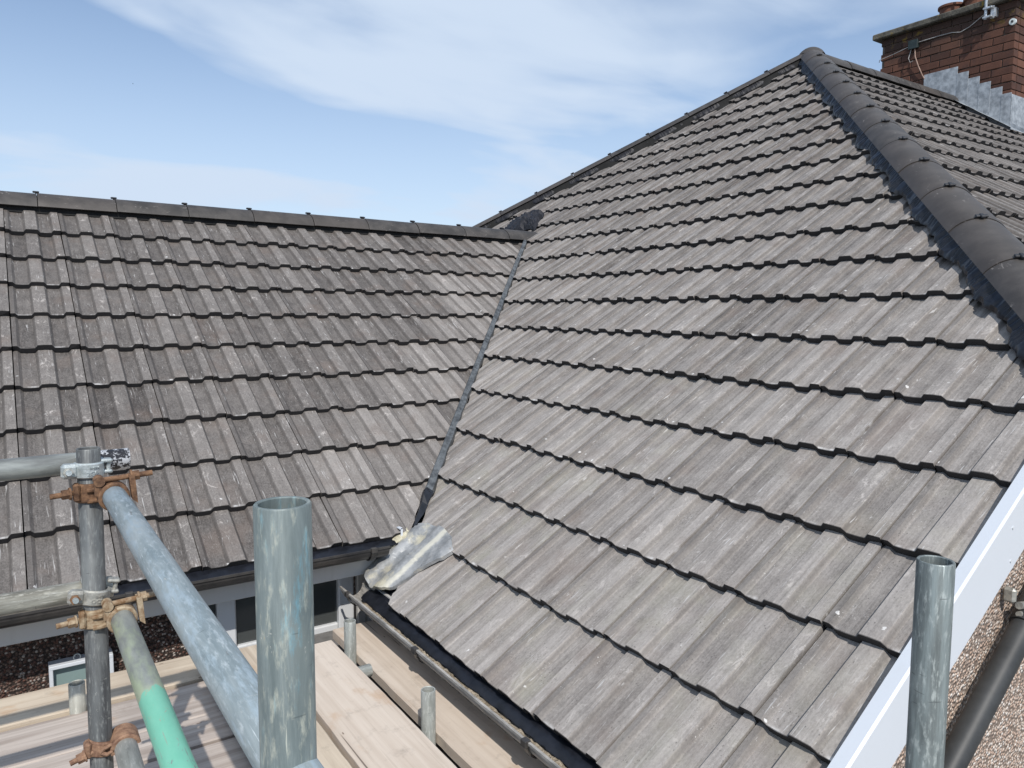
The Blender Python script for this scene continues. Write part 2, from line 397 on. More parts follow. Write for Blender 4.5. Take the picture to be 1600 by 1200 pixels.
# ------------------------------------------------------------------ mesh helpers
class MB:
    def __init__(s): s.v = []; s.f = []; s.sm = False
    def quad(s, a, b, c, d):
        i = len(s.v); s.v += [Vector(a), Vector(b), Vector(c), Vector(d)]; s.f.append((i, i + 1, i + 2, i + 3)); return s
    def box(s, lo, hi, mtx=None, bev=0):
        x0, y0, z0 = lo; x1, y1, z1 = hi
        if bev:
            b = min(bev, .49 * min(x1 - x0, y1 - y0, z1 - z0)); bm = bmesh.new()
            bmesh.ops.create_cube(bm, size=1)
            for v in bm.verts: v.co = Vector((x0 + (v.co.x + .5) * (x1 - x0), y0 + (v.co.y + .5) * (y1 - y0), z0 + (v.co.z + .5) * (z1 - z0)))
            bmesh.ops.bevel(bm, geom=bm.edges[:], offset=b, segments=1, affect='EDGES')
            s.addbm(bm, mtx); return s
        i = len(s.v)
        p = [Vector((x, y, z)) for z in (z0, z1) for y in (y0, y1) for x in (x0, x1)]
        if mtx: p = [mtx @ q for q in p]
        s.v += p
        for f in ((0, 2, 3, 1), (4, 5, 7, 6), (0, 1, 5, 4), (2, 6, 7, 3), (0, 4, 6, 2), (1, 3, 7, 5)): s.f.append(tuple(i + k for k in f))
        return s
    def addbm(s, bm, mtx=None):
        i = len(s.v); bm.verts.index_update()
        s.v += [(mtx @ v.co) if mtx else v.co.copy() for v in bm.verts]
        s.f += [tuple(i + v.index for v in f.verts) for f in bm.faces]; bm.free()
    def tube(s, p0, p1, r, seg=20, r1=None, caps=True):
        p0, p1 = Vector(p0), Vector(p1); r1 = r if r1 is None else r1
        q = (p1 - p0).to_track_quat('Z', 'Y'); i = len(s.v)
        for p, rr in ((p0, r), (p1, r1)):
            for k in range(seg):
                a = 2 * math.pi * k / seg; s.v.append(p + q @ Vector((rr * math.cos(a), rr * math.sin(a), 0)))
        for k in range(seg): s.f.append((i + k, i + (k + 1) % seg, i + seg + (k + 1) % seg, i + seg + k))
        if caps: s.f.append(tuple(i + k for k in reversed(range(seg)))); s.f.append(tuple(i + seg + k for k in range(seg)))
        return s
    def path(s, pts, r, seg=8):
        pts = [Vector(p) for p in pts]; i0 = len(s.v); n = len(pts)
        for k, p in enumerate(pts):
            d = (pts[min(k + 1, n - 1)] - pts[max(k - 1, 0)]); q = d.to_track_quat('Z', 'Y')
            for j in range(seg):
                a = 2 * math.pi * j / seg; s.v.append(p + q @ Vector((r * math.cos(a), r * math.sin(a), 0)))
        for k in range(n - 1):
            for j in range(seg):
                a = i0 + k * seg; s.f.append((a + j, a + (j + 1) % seg, a + seg + (j + 1) % seg, a + seg + j))
        s.f.append(tuple(i0 + j for j in reversed(range(seg)))); s.f.append(tuple(i0 + (n - 1) * seg + j for j in range(seg)))
        return s
    def grid(s, rows):
        i = len(s.v); n = len(rows[0])
        for r in rows: s.v += [Vector(p) for p in r]
        for a in range(len(rows) - 1):
            for b in range(n - 1): s.f.append((i + a * n + b, i + a * n + b + 1, i + (a + 1) * n + b + 1, i + (a + 1) * n + b))
        return s
    def prism(s, poly, off):
        i = len(s.v); n = len(poly); off = Vector(off)
        s.v += [Vector(p) for p in poly] + [Vector(p) + off for p in poly]
        s.f.append(tuple(i + k for k in range(n))); s.f.append(tuple(i + n + k for k in reversed(range(n))))
        for k in range(n): s.f.append((i + k, i + n + k, i + n + (k + 1) % n, i + (k + 1) % n))
        return s
    def mesh(s, name, mat, smooth=False):
        me = bpy.data.meshes.new(name); me.from_pydata([tuple(v) for v in s.v], [], s.f)
        bm = bmesh.new(); bm.from_mesh(me); bmesh.ops.recalc_face_normals(bm, faces=bm.faces); bm.to_mesh(me); bm.free()
        if smooth:
            me.polygons.foreach_set('use_smooth', [True] * len(me.polygons))
            try: me.set_sharp_from_angle(angle=RAD(38))
            except Exception: pass
        me.materials.append(MT[mat]); return me
    def build(s, name, mat, parent=None, smooth=False, mtx=None):
        return link(name, s.mesh(name, mat, smooth), parent, mtx)
def link(name, me, parent=None, mtx=None):
    o = bpy.data.objects.new(name, me); C.objects.link(o)
    if mtx is not None: o.matrix_basis = mtx
    if parent is not None:
        o.parent = parent
        o.matrix_parent_inverse = parent['_w'].inverted() if False else WM[parent.name].inverted()
    WM[o.name] = mtx.copy() if mtx is not None else Matrix.Identity(4)
    return o
WM = {}
def tag(o, label, cat, group=None, kind=None):
    if label: o['label'] = label
    if cat: o['category'] = cat
    if group: o['group'] = group
    if kind: o['kind'] = kind
    return o
def thing(name, label, cat, loc, group=None):
    o = bpy.data.objects.new(name, None); C.objects.link(o); o.location = loc; o.empty_display_size = .1
    WM[o.name] = Matrix.Translation(Vector(loc)); return tag(o, label, cat, group)
def frame(origin, x, y, z):
    x, y, z = Vector(x).normalized(), Vector(y).normalized(), Vector(z).normalized()
    return Matrix(((x.x, y.x, z.x, origin[0]), (x.y, y.y, z.y, origin[1]), (x.z, y.z, z.z, origin[2]), (0, 0, 0, 1)))

# ------------------------------------------------------------------ roof geometry (metres, camera at the origin)
V0 = Vector((1.7176337, 3.35002513, -0.95621605))          # on the valley
T1, T2, T3 = math.tan(RAD(34.117)), math.tan(RAD(32.151)), math.tan(RAD(34.734))
G1, G2, G3 = 0.33764, 0.32169, 0.335
O1, O2 = -0.51306, -0.18122
W = 0.30
JY1 = V0.y - 0.0313                                          # joints of the front slope at JY1 - k*W
JX2 = V0.x - 1.70464                                         # joints of the wing slope at JX2 + k*W
def p1(x, y, h=0): return Vector((x, y, V0.z + T1 * (x - V0.x) + h))
def p2(x, y, h=0): return Vector((x, y, V0.z + T2 * (y - V0.y) + h))
APEX = p1(6.985, 4.966)
def p3(x, y, h=0): return Vector((x, y, APEX.z - T3 * (APEX.y - y) + h))
SR, SL = 0.977, 0.944                                        # plan slopes of the two hips
HIPR = p1(APEX.x - 4.35, APEX.y - 4.35 * SR)
HIPL = p1(APEX.x - 3.6, APEX.y + 3.6 * SL)
VERGE = 0.972
RIDGE2_Y = 6.04
N1 = Vector((-math.sin(math.atan(T1)), 0, math.cos(math.atan(T1)))); U1 = Vector((N1.z, 0, -N1.x)); S1 = Vector((0, -1, 0))
N2 = Vector((0, -math.sin(math.atan(T2)), math.cos(math.atan(T2)))); U2 = Vector((0, N2.z, -N2.y)); S2 = Vector((1, 0, 0))
N3 = Vector((0, -math.sin(math.atan(T3)), math.cos(math.atan(T3)))); U3 = Vector((0, N3.z, -N3.y)); S3 = Vector((1, 0, 0))

# ------------------------------------------------------------------ the ground
g = MB(); g.quad((-1500, -1500, -4.2), (1500, -1500, -4.2), (1500, 1500, -4.2), (-1500, 1500, -4.2))
tag(g.build('ground', 'ground'), None, None, kind='structure')

house = thing('house', 'main house with hipped dark grey tiled roof, brick chimney and pebbledash gable wall', 'house', (4.5, 3.5, -4.2))
wing = thing('house_wing', 'lower house wing on the left with dark grey tiled roof and black gutter', 'house', (1.0, 6.0, -4.2))

# ------------------------------------------------------------------ tiles
HR = .0185
PROF = [(.0018, -.012, 0), (.0018, HR - .005, .6), (.021, HR - .005, .6), (.035, .0005, 0), (.066, -.0008, 0), (.097, .0005, 0), (.110, HR, 1), (.141, HR + .0012, 1), (.171, HR, 1),
        (.185, .0005, 0), (.215, -.0008, 0), (.245, .0005, 0), (.258, HR, 1), (.2968, HR, 1), (.2968, -.004, .5)]
def tile_mesh(gauge, tt, L=.415, th=.030, seed=0):
    rnd = random.Random(seed)
    bm = bmesh.new(); lr = bm.verts.layers.float.new('roll'); lf = bm.verts.layers.float.new('face')
    rows = []
    sl = tt / gauge
    for kind in ('under', 'nb', 'nt', 'top', 'mid', 'tail'):
        row = []
        for j, (s, h, r) in enumerate(PROF):
            jit = rnd.uniform(-.0012, .0012)
            ragged = rnd.uniform(0, .006) if (j in (1, 2, 12, 13)) else 0
            if kind == 'under': c = (s, .06, h - th - .06 * sl)
            elif kind == 'nb': c = (s, .002 + ragged, h - th + jit)
            elif kind == 'nt': c = (s, .0 + ragged * .5 + jit * .5, h - .0022)
            elif kind == 'top': c = (s, .0022 + jit * .5, h)
            elif kind == 'mid': c = (s, .20, h - .20 * sl)
            else: c = (s, L, h - L * sl)
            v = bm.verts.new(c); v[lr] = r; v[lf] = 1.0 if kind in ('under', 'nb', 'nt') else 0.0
            row.append(v)
        rows.append(row)
    for a in range(len(rows) - 1):
        for b in range(len(PROF) - 1): bm.faces.new((rows[a][b], rows[a][b + 1], rows[a + 1][b + 1], rows[a + 1][b]))
    bmesh.ops.recalc_face_normals(bm, faces=bm.faces)
    if sum(f.normal.z for f in bm.faces) < 0: bmesh.ops.reverse_faces(bm, faces=bm.faces)
    return bm
def tile_meshes(gauge, tt, n, name):
    out = []
    for i in range(n):
        bm = tile_mesh(gauge, tt, seed=i * 7 + 3); me = bpy.data.meshes.new(name); bm.to_mesh(me); bm.free(); me.materials.append(MT['tile']); out.append(me)
    return out
def clip_tile(src, mtx, planes):
    """planes: (point, outward normal) in world space. returns mesh, None (gone) or src (untouched)"""
    pts = [mtx @ Vector((s, v, 0)) for s in (0, W) for v in (0, .415)]
    cut = []
    for p, n in planes:
        d = [(q - p).dot(n) for q in pts]
        if min(d) > -.004: return None
        if max(d) > 0: cut.append((p, n))
    if not cut: return src
    bm = bmesh.new(); bm.from_mesh(src); inv = mtx.inverted()
    for p, n in cut:
        bmesh.ops.bisect_plane(bm, geom=bm.verts[:] + bm.edges[:] + bm.faces[:], plane_co=inv @ p, plane_no=(inv.to_3x3() @ n).normalized(), clear_outer=True)
    if len(bm.faces) < 4: bm.free(); return None
    me = bpy.data.meshes.new('tile'); bm.to_mesh(me); bm.free(); me.materials.append(MT['tile']); return me
def vplane(a, b, inside, off):
    """vertical plane through a-b, normal away from 'inside', moved inwards by off"""
    d = (Vector(b) - Vector(a)); n = Vector((d.y, -d.x, 0)).normalized()
    if (Vector(inside) - Vector(a)).dot(n) > 0: n = -n
    return (Vector(a) - n * off, n)
def to_px(P):
    z = P.dot(CF)
    if z < .05: return (9e9, 9e9)
    return (800 + 1177.94 * P.dot(CR) / z, 600 + 1177.94 * P.dot(CD) / z)

def lay(parent, meshes, base, S, U, N, s_list, rows, planes_for, color_for, keep=None, restname=None):
    rest = []
    n = 0
    for k, u in rows:
        for s in s_list(k):
            me = random.choice(meshes)
            o = base + S * s + U * (u + random.uniform(-.004, .004)) + N * random.uniform(-.002, .0025)
            rz = Matrix.Rotation(random.gauss(0, .003), 4, 'Z') @ Matrix.Rotation(random.gauss(0, .007), 4, 'Y')
            mtx = frame(o, S, U, N) @ rz
            cm = clip_tile(me, mtx, planes_for(o + S * W / 2 + U * .16))
            if cm is None: continue
            if keep and not keep(o + S * W / 2 + U * .16): rest.append((cm, mtx)); continue
            t = link('tile', cm, parent, mtx); t.color = color_for(k, o); n += 1
    if rest:
        mb = MB(); me = bpy.data.meshes.new(restname); bm = bmesh.new()
        for cm, mtx in rest:
            b2 = bmesh.new(); b2.from_mesh(cm); b2.transform(mtx); tmp = bpy.data.meshes.new('t'); b2.to_mesh(tmp); b2.free(); bm.from_mesh(tmp); bpy.data.meshes.remove(tmp)
        bm.to_mesh(me); bm.free(); me.materials.append(MT['tile'])
        r = link(restname, me, parent); r['kind'] = 'stuff'; r.color = (.22, .2, 0, 1)
    return n

# --- front slope of the main house (right of the valley)
n_rows1 = 21
under1 = MB(); pl = [p1(1.36, VERGE + .01, -.065), p1(2.72, VERGE + .01, -.065), APEX - Vector((0, 0, .065)), HIPL - Vector((0, 0, .065)), p1(4.21, RIDGE2_Y, -.065), p1(1.36, 2.96, -.065)]
under1.prism([Vector(p) for p in pl], (0, 0, -.05))
slope1 = under1.build('roof_slope', 'underlay', house)
meshes1 = tile_meshes(G1, .029, 7, 'tile')
valley_a, valley_b = V0 - Vector((1, T1 / T2, 0)), V0 + Vector((3, 3 * T1 / T2, 0))
pv = vplane(valley_a, valley_b, (3, 3, 0), .018)
vback_a, vback_b = Vector((4.21, RIDGE2_Y, 0)), Vector((3.21, RIDGE2_Y + 1.08, 0))
pvb = vplane(vback_a, vback_b, (6, 6.5, 0), .02)
phr = vplane(HIPR, APEX, (4, 4, 0), .045)
phl = vplane(HIPL, APEX, (4, 4, 0), .03)
pvg = (Vector((0, VERGE - .004, 0)), Vector((0, -1, 0)))
def planes1(c):
    L = [phr, phl, pvg]
    L.append(pv if c.y < RIDGE2_Y + .02 else pvb)
    return L
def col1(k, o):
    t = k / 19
    d = .86 - .42 * min(1, t * 1.35) + random.gauss(0, .04)  # paler towards the eave: dust plus view-angle sheen put into the colour
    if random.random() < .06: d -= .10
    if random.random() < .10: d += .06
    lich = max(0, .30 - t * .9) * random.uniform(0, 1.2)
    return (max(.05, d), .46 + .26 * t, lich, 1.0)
rows1 = [(k, O1 + k * G1) for k in range(n_rows1)]
base1 = Vector((V0.x, JY1, V0.z))
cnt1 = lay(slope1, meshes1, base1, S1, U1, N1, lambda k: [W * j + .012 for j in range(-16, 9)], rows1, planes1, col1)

# --- rear-right slope (beyond the hip, with the chimney)
under3 = MB(); d3 = Vector((0, 0, -.065))
under3.prism([p3(HIPR.x, HIPR.y) + d3, p3(13, HIPR.y) + d3, p3(13, APEX.y) + d3, APEX + d3], (0, 0, -.05))
slope3 = under3.build('roof_slope', 'underlay', house)
meshes3 = tile_meshes(G3, .029, 4, 'tile')
phr3 = vplane(HIPR, APEX, (9, 2, 0), .05)
u_hi = (APEX.y - .04) / N3.z
rows3 = [(k, -.285 - k * G3) for k in range(15)]
CH_X, CH_Y0, CH_Y1 = 9.7, 4.25, 5.85
def keep3(c):
    x, y = to_px(c)
    return x < 1606 and c.x < 10.6
cnt3 = lay(slope3, meshes3, Vector((6.985, APEX.y, APEX.z)), S3, U3, N3, lambda k: [W * j + .07 for j in range(-16, 18)], rows3,
           lambda c: [phr3, (Vector((12.6, 0, 0)), Vector((1, 0, 0)))], lambda k, o: (.33 + random.gauss(0, .05), .42, 0, .5), keep3, 'distant_tiles')

# --- wing slope (left)
XL = -1.75
under2 = MB(); d2 = Vector((0, 0, -.06))
under2.prism([p2(XL, 3.24) + d2, p2(1.62, 3.24) + d2, p2(4.21, RIDGE2_Y) + d2, p2(XL, RIDGE2_Y) + d2], (0, 0, -.05))
slope2 = under2.build('roof_slope', 'underlay', wing)
meshes2 = tile_meshes(G2, .029, 7, 'tile')
pv2 = vplane(valley_a, valley_b, (0, 5, 0), .022)
ptop2 = (Vector((0, RIDGE2_Y - .03, 0)), Vector((0, 1, 0)))
def col2(k, o):
    d = .335 + random.gauss(0, .022)
    if random.random() < .05: d -= .06
    near = abs((o.x + .3 - V0.x) - (o.y - V0.y) * T2 / T1)
    if near < .33: d += random.uniform(.10, .36)            # pale cutting dust beside the valley
    return (max(.03, d), .12, 0, 1)
rows2 = [(k, O2 + k * G2) for k in range(10)]
cnt2 = lay(slope2, meshes2, Vector((JX2, V0.y, V0.z)), S2, U2, N2, lambda k: [W * j for j in range(-6, 15)], rows2, lambda c: [pv2, ptop2], col2)
print('tiles', cnt1, cnt3, cnt2)

# hidden far slopes keep the roofs closed
b = MB(); b.prism([APEX, HIPL, HIPL + Vector((8.5, 0, 0)), Vector((13, APEX.y, APEX.z))], (0, 0, -.08)); b.build('rear_roof_slope', 'underlay', house)
rz2 = V0.z + T2 * (RIDGE2_Y - V0.y)
b = MB(); b.prism([(XL, RIDGE2_Y, rz2 - .04), (4.21, RIDGE2_Y, rz2 - .04), (2.0, RIDGE2_Y + 2.9, rz2 - 1.82), (XL, RIDGE2_Y + 2.9, rz2 - 1.82)], (0, 0, -.06)); b.build('rear_roof_slope', 'underlay', wing)

# ------------------------------------------------------------------ ridge and hip tiles
def cap_mesh(L, r, half, th, seg=14, lift=.001):
    """half-round tile along local +Y, crown at z=0"""
    m = MB(); rows = []
    for y, rr, dz in ((0, r, lift), (.012, r + .0015, lift), (L * .5, r, lift * .5), (L, r - .002, 0)):
        rows.append([(rr * math.sin(a), y, rr * math.cos(a) - r + dz) for a in [(-half + 2 * half * k / seg) for k in range(seg + 1)]])
    inn = []
    for y, rr, dz in ((L, r - th, 0), (0, r - th, lift)):
        inn.append([(rr * math.sin(a), y, rr * math.cos(a) - r + dz) for a in [(-half + 2 * half * k / seg) for k in range(seg + 1)]])
    m.grid(rows + inn + [rows[0]])
    i = len(m.v) - 1; n = seg + 1
    return m
def clip_mesh():
    m = MB(); m.box((-.026, -.010, -.002), (.026, .012, .008), bev=.003); m.box((-.009, -.024, .0), (.009, .014, .012), bev=.003)
    return m.mesh('clip', 'clip')
CLIP = clip_mesh()
def cap_run(parent, a, d, nrm, n, step, r, half, start=0.0, clips=True, tname='ridge_tile', union=True, drop=0.0):
    a, d, nrm = Vector(a), Vector(d).normalized(), Vector(nrm).normalized(); x = d.cross(nrm)
    me = cap_mesh(step - .005, r, half, .014).mesh(tname, 'ridge', True)
    uni = None
    for k in range(n):
        o = a + d * (start + k * step)
        mt = frame(o, x, d, nrm) @ Matrix.Rotation(random.gauss(0, .006), 4, 'Y') @ Matrix.Rotation(random.gauss(0, .0015), 4, 'X')
        link(tname, me, parent, mt)
        if clips: link('clip', CLIP, parent, frame(o + nrm * .004, x, d, nrm))
# wing ridge
bed = MB(); rr = []
for k in range(60):
    x = XL + .05 + k * (4.12 - XL) / 59
    rr.append([(x, RIDGE2_Y - .120, rz2 - .10), (x, RIDGE2_Y - .110, rz2 - .02), (x, RIDGE2_Y, rz2 + .025), (x, RIDGE2_Y + .085, rz2 + .010), (x, RIDGE2_Y + .095, rz2 - .075)])
bed.grid(rr); ridge2 = bed.build('ridge', 'underlay', wing)
cap_run(ridge2, (0.204 - .463 * 4, RIDGE2_Y, .776), (1, 0, 0), (0, 0, 1), 13, .463, .158, RAD(69))
# main ridge
bed = MB(); bed.grid([[(x, APEX.y - .13, APEX.z - .14), (x, APEX.y - .10, APEX.z - .045), (x, APEX.y, APEX.z + .02), (x, APEX.y + .10, APEX.z - .045), (x, APEX.y + .09, APEX.z - .07)] for x in (6.95, 9.75)])
ridge1 = bed.build('ridge', 'underlay', house)
cap_run(ridge1, (7.02, APEX.y, APEX.z + .055), (1, 0, 0), (0, 0, 1), 6, .45, .16, RAD(76), clips=False)
# hips
def hip(parent_name, foot, top, nA, nB, n, step, r, half, crown, memb_side, clips):
    d = (top - foot).normalized(); nrm = (nA + nB); nrm = (nrm - d * nrm.dot(d)).normalized(); x = d.cross(nrm)
    bed = MB(); L = (top - foot).length
    bed.grid([[foot + d * t + x * s + nrm * h for s, h in ((-.11, -.08), (-.10, crown - .065), (0, crown - .02), (.10, crown - .065), (.11, -.08))] for t in (0, L)])
    root = bed.build(parent_name, 'underlay', house)
    cap_run(root, foot + nrm * crown, d, nrm, n, step, r, half, tname='hip_tile', clips=clips, start=L - n * step)
    return root, d, nrm, x, L
hipR, dR, nR, xR, LR = hip('hip', HIPR, APEX, N1, N3, 13, .472, .145, RAD(58), .088, 1, True)
N4 = Vector((0, math.sin(math.atan(T1 / SL)), math.cos(math.atan(T1 / SL))))
hipL, dL, nL, xL, LL = hip('hip', HIPL, APEX, N1, N4, 13, .445, .14, RAD(55), .082, -1, True)
# apex cap
am = MB(); rows = []
for i in range(7):
    a = i / 6 * RAD(62); rows.append([(.15 * math.sin(a) * math.cos(b), .15 * math.sin(a) * math.sin(b), .15 * math.cos(a) - .15) for b in [2 * math.pi * k / 20 for k in range(21)]])
am.grid(rows); am.build('apex_cap', 'ridge', house, True, Matrix.Translation(APEX + Vector((0, 0, .098))))

# crumpled dark membrane pressed on the tiles along the hip (front side)
def membrane(foot, d, nplane, sidevec, L, w0, w1, amp, step=.005, name='dark_hip_strip', lift=.027, parent=None, mat='membrane'):
    rows = []; n = int(L / step)
    for i in range(n):
        t = i * step; P = foot + d * t; row = []
        sc_ = (t / .47) % 1.0; wob = .016 * math.sin(sc_ * 2 * math.pi) + .016 * mnoise.noise(Vector((t * 6, 3, 1))) + .012 * mnoise.noise(Vector((t * 21, 9, 4)))
        for j in range(8):
            f = j / 7; s = w0 + (w1 + wob - w0) * f
            ph = t * 95 + 6 * mnoise.noise(Vector((t * 11, 1, 7))) + f * 2.5 * mnoise.noise(Vector((t * 6, 4, 4)))
            h = lift * (1 - .15 * f) + .030 * (1 - f) + amp * (abs(math.sin(ph)) - .5) * (.35 + .65 * abs(mnoise.noise(Vector((t * 13, s * 30, 2))))) * 1.5 + amp * .8 * mnoise.noise(Vector((t * 18, s * 25, 5)))
            if j == 7: h = .012 + .003 * mnoise.noise(Vector((t * 20, 1, 1)))
            row.append(P + sidevec * s + nplane * h)
        rows.append(row)
    mb = MB(); mb.grid(rows); return mb.build(name, mat, parent, True)
sideR = (-xR - N1 * (-xR).dot(N1)); sideR = sideR if sideR.y > 0 else -sideR; sideR.normalize()
membrane(HIPR, dR, N1, sideR, LR - .15, .09, .152, .010, parent=hipR)
sideL = (xL - N1 * xL.dot(N1)).normalized(); sideL = sideL if sideL.y < 0 else -sideL
membrane(HIPL, dL, N1, sideL, LL - .2, .08, .112, .006, parent=hipL, mat='crumple')  # black strip standing in for the shadow gap under the left hip
print('tile counts', cnt1, cnt2, cnt3)

# ------------------------------------------------------------------ valley lead, apron and saddle
rows = []; n = 230
dv = Vector((1, T1 / T2, T1)); 
for i in range(n):
    t = -.02 + i * 2.42 / (n - 1)
    P = V0 + dv * t
    wav = .007 * abs(math.sin(t * math.pi / .125)) + .007 * mnoise.noise(Vector((t * 9, 1, 1)))
    wav2 = .005 * mnoise.noise(Vector((t * 14, 7, 3)))
    wd = .80 - .18 * t / 2.4
    a1 = Vector((-dv.y, dv.x, 0)).normalized()                  # towards the wing
    row = []
    for s, h in ((.024 + wav2, .004), (.019, .018), (.010, .023), (-.002, .020), (-.012, .012 + .005 * mnoise.noise(Vector((t * 30, 2, 2)))), (-.024 - wav, .010), (-.027 - wav, -.02)):
        row.append(P + a1 * s * wd + Vector((0, 0, h + .018)) + a1 * .004)
    rows.append(row)
mb = MB(); mb.grid(rows); valley = mb.build('lead_valley', 'lead_dark', wing, True)
# folded dark tip of the valley
mb = MB(); P = V0 - dv * .02
tip = []
for i in range(9):
    f = i / 8; c = P - dv * (.17 * f - .05) + Vector((0, 0, .028 - .005 * f + .008 * math.sin(f * 9))); wd = .022 * (1 - f) ** .7 + .003
    tip.append([c + Vector((-wd, wd, 0)) * .8, c + Vector((-.006, .004, .030 * (1 - f) * (1 if i % 3 else .6))), c + Vector((wd, -wd, -.005)) * .8])
mb.grid(tip); mb.build('folded_tip', 'membrane', wing)
# lead apron dressed over the lowest front tiles
poly = [(1.318, 3.17), (1.300, 3.09), (1.315, 3.005), (1.350, 2.955), (1.40, 2.93), (1.46, 2.88), (1.535, 2.83), (1.585, 2.825), (1.625, 2.90), (1.64, 3.0), (1.635, 3.12), (1.60, 3.21), (1.545, 3.255), (1.48, 3.275), (1.42, 3.25), (1.36, 3.21)]
cx = sum(p[0] for p in poly) / len(poly); cy = sum(p[1] for p in poly) / len(poly)
def roll_h(y):
    s = ((JY1 - .012 - y) % W)
    for (a, h0, _), (b_, h1, _) in zip(PROF[1:-1], PROF[2:-1]):
        if a <= s <= b_: return h0 + (h1 - h0) * (s - a) / max(1e-6, b_ - a)
    return HR
mb = MB(); rows = []
dense = []
for i in range(len(poly)):
    a, c = poly[i], poly[(i + 1) % len(poly)]
    for k in range(5): dense.append((a[0] + (c[0] - a[0]) * k / 5, a[1] + (c[1] - a[1]) * k / 5))
dense.append(dense[0])
for k in range(15):
    f = k / 14
    row = []
    for (x, y) in dense:
        X, Y = cx + (x - cx) * f, cy + (y - cy) * f
        h = .006 + roll_h(Y) * .98 + .003 * mnoise.noise(Vector((X * 16, Y * 16, 3))) + .0025 * mnoise.noise(Vector((X * 50, Y * 50, 3)))
        h += .012 * max(0, 1 - (abs(X - 1.47) / .15) ** 2) * max(0, (Y - 3.07) / .18)
        row.append(p1(X, Y) + N1 * h)
    rows.append(row)
rows.append([p + N1 * -.016 for p in rows[-1]])
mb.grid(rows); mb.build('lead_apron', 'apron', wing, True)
# cream mortar lump
mb = MB(); rows = []
for i in range(9):
    a = i / 8 * math.pi / 2
    row = []
    for k in range(25):
        bb = 2 * math.pi * k / 24; rr_ = .050 * math.sin(a) * (1 + .35 * mnoise.noise(Vector((math.cos(bb) * 2, math.sin(bb) * 2, i * .5))))
        row.append(p1(1.505 + rr_ * math.cos(bb) * 1.15, 3.205 + rr_ * math.sin(bb) * .8) + N1 * (.018 + .034 * math.cos(a) + .008 * mnoise.noise(Vector((bb * 3, a * 6, 1)))))
    rows.append(row)
mb.grid(rows); mb.build('mortar_lump', 'cream_mortar', wing, True)
# black crumpled saddle where the wing ridge meets the front slope
mb = MB(); rows = []
for i in range(22):
    u = i / 21; row = []
    for j in range(16):
        v = j / 15
        X = 4.28 + .30 * v + .05 * math.sin(u * 6); Y = 6.18 + .62 * u - .25 * (1 - v) * .6 + .10 * v * (1 - u)
        h = .035 + .05 * math.sin(math.pi * min(1, u * 1.1)) * math.sin(math.pi * v) + .030 * mnoise.noise(Vector((X * 13, Y * 13, 6))) + .022 * mnoise.noise(Vector((X * 30, Y * 30, 2)))
        if i in (0, 21) or j in (0, 15): h = .005
        row.append(p1(X, Y) + N1 * h)
    rows.append(row)
mb.grid(rows); mb.build('crumpled_saddle', 'crumple', wing)

# ------------------------------------------------------------------ barge board, walls, gutters
bl = MB()
xa, xb = 1.25, 2.72
def bp(x, y, h): return Vector((x, y, V0.z + T1 * (x - V0.x) + h))
prof = [(VERGE + .004, .022), (VERGE - .034, .030), (VERGE - .040, .024), (VERGE - .040, -.158), (VERGE - .022, -.158), (VERGE - .022, -.01), (VERGE + .004, -.01)]
bl.prism([bp(xa, y, h) for y, h in prof], Vector((xb - xa, 0, T1 * (xb - xa))))
barge = bl.build('barge_board', 'pvc', house)
fx = MB()
for k, x in enumerate((1.42, 1.86, 2.30, 2.62)):
    for h in (-.03, -.125): fx.tube((x, VERGE - .0425, p1(x, 0).z + h), (x, VERGE - .0395, p1(x, 0).z + h), .004, 10)
fx.build('nail_cap', 'pvc_frame', barge)
wl_ = MB(); yw = VERGE + .018
wl_.prism([(1.55, yw, -4.2), (13, yw, -4.2), (13, yw, -.42), (2.8, yw, -.42), (2.70, yw, p1(2.70, 0).z - .12), (1.55, yw, p1(1.55, 0).z - .12)], (0, .22, 0))
wl_.build('wall', 'dash', house)
wl_ = MB(); wl_.box((1.56, yw + .22, -4.2), (1.78, 3.4, -1.2)); wl_.build('wall', 'dash_shade', house)
sf = MB(); sf.box((1.335, yw + .01, -1.42), (1.36, 3.2, -1.25)); sf.box((1.36, yw + .01, -1.42), (1.56, 3.38, -1.40)); sf.build('eave_board', 'pvc_dirty', house)
# silted front gutter
gx, gz, gr = 1.268, -1.262, .055
def gutter(r, seg=10, th=.003):
    pts = [(-r * math.cos(math.pi * k / seg), -r * math.sin(math.pi * k / seg)) for k in range(seg + 1)]
    inn = [(-(r - th) * math.cos(math.pi * k / seg), -(r - th) * math.sin(math.pi * k / seg)) for k in reversed(range(seg + 1))]
    lip = [(-r - .006, -.002), (-r - .006, .006), (-r + .003, .006)]
    return lip[:2] + [lip[2]] + inn[::-1][:0] + pts[:0], pts, inn
_, gp, gi = gutter(gr)
m_ = MB(); m_.prism([(gx + a, .90, gz + c) for a, c in ([(-gr - .005, -.003), (-gr - .005, .006), (-gr + .004, .006)] + gi[::-1] + gp[::-1])], (0, 2.33, 0))
gut1 = m_.build('gutter', 'gutter_dusty', house)
si = MB(); rows = []
for i in range(170):
    y = .93 + i * 2.15 / 169; row = []
    ed = .005 * mnoise.noise(Vector((y * 7, 0, 0))) + .004 * mnoise.noise(Vector((y * 30, 0, 3)))
    for j in range(9):
        f = j / 8; x = gx - gr * .80 + f * (gr * .92 + ed * 1.4)
        h = -.030 - .012 * abs(f - .5) + .006 * mnoise.noise(Vector((y * 25, x * 50, 1))) + .006 * mnoise.noise(Vector((y * 80, x * 90, 2)))
        if j == 8: h = -.045
        row.append((x, y, gz + h))
    rows.append(row)
si.grid(rows); si.build('silt', 'silt', gut1)
fe = MB(); rows = []
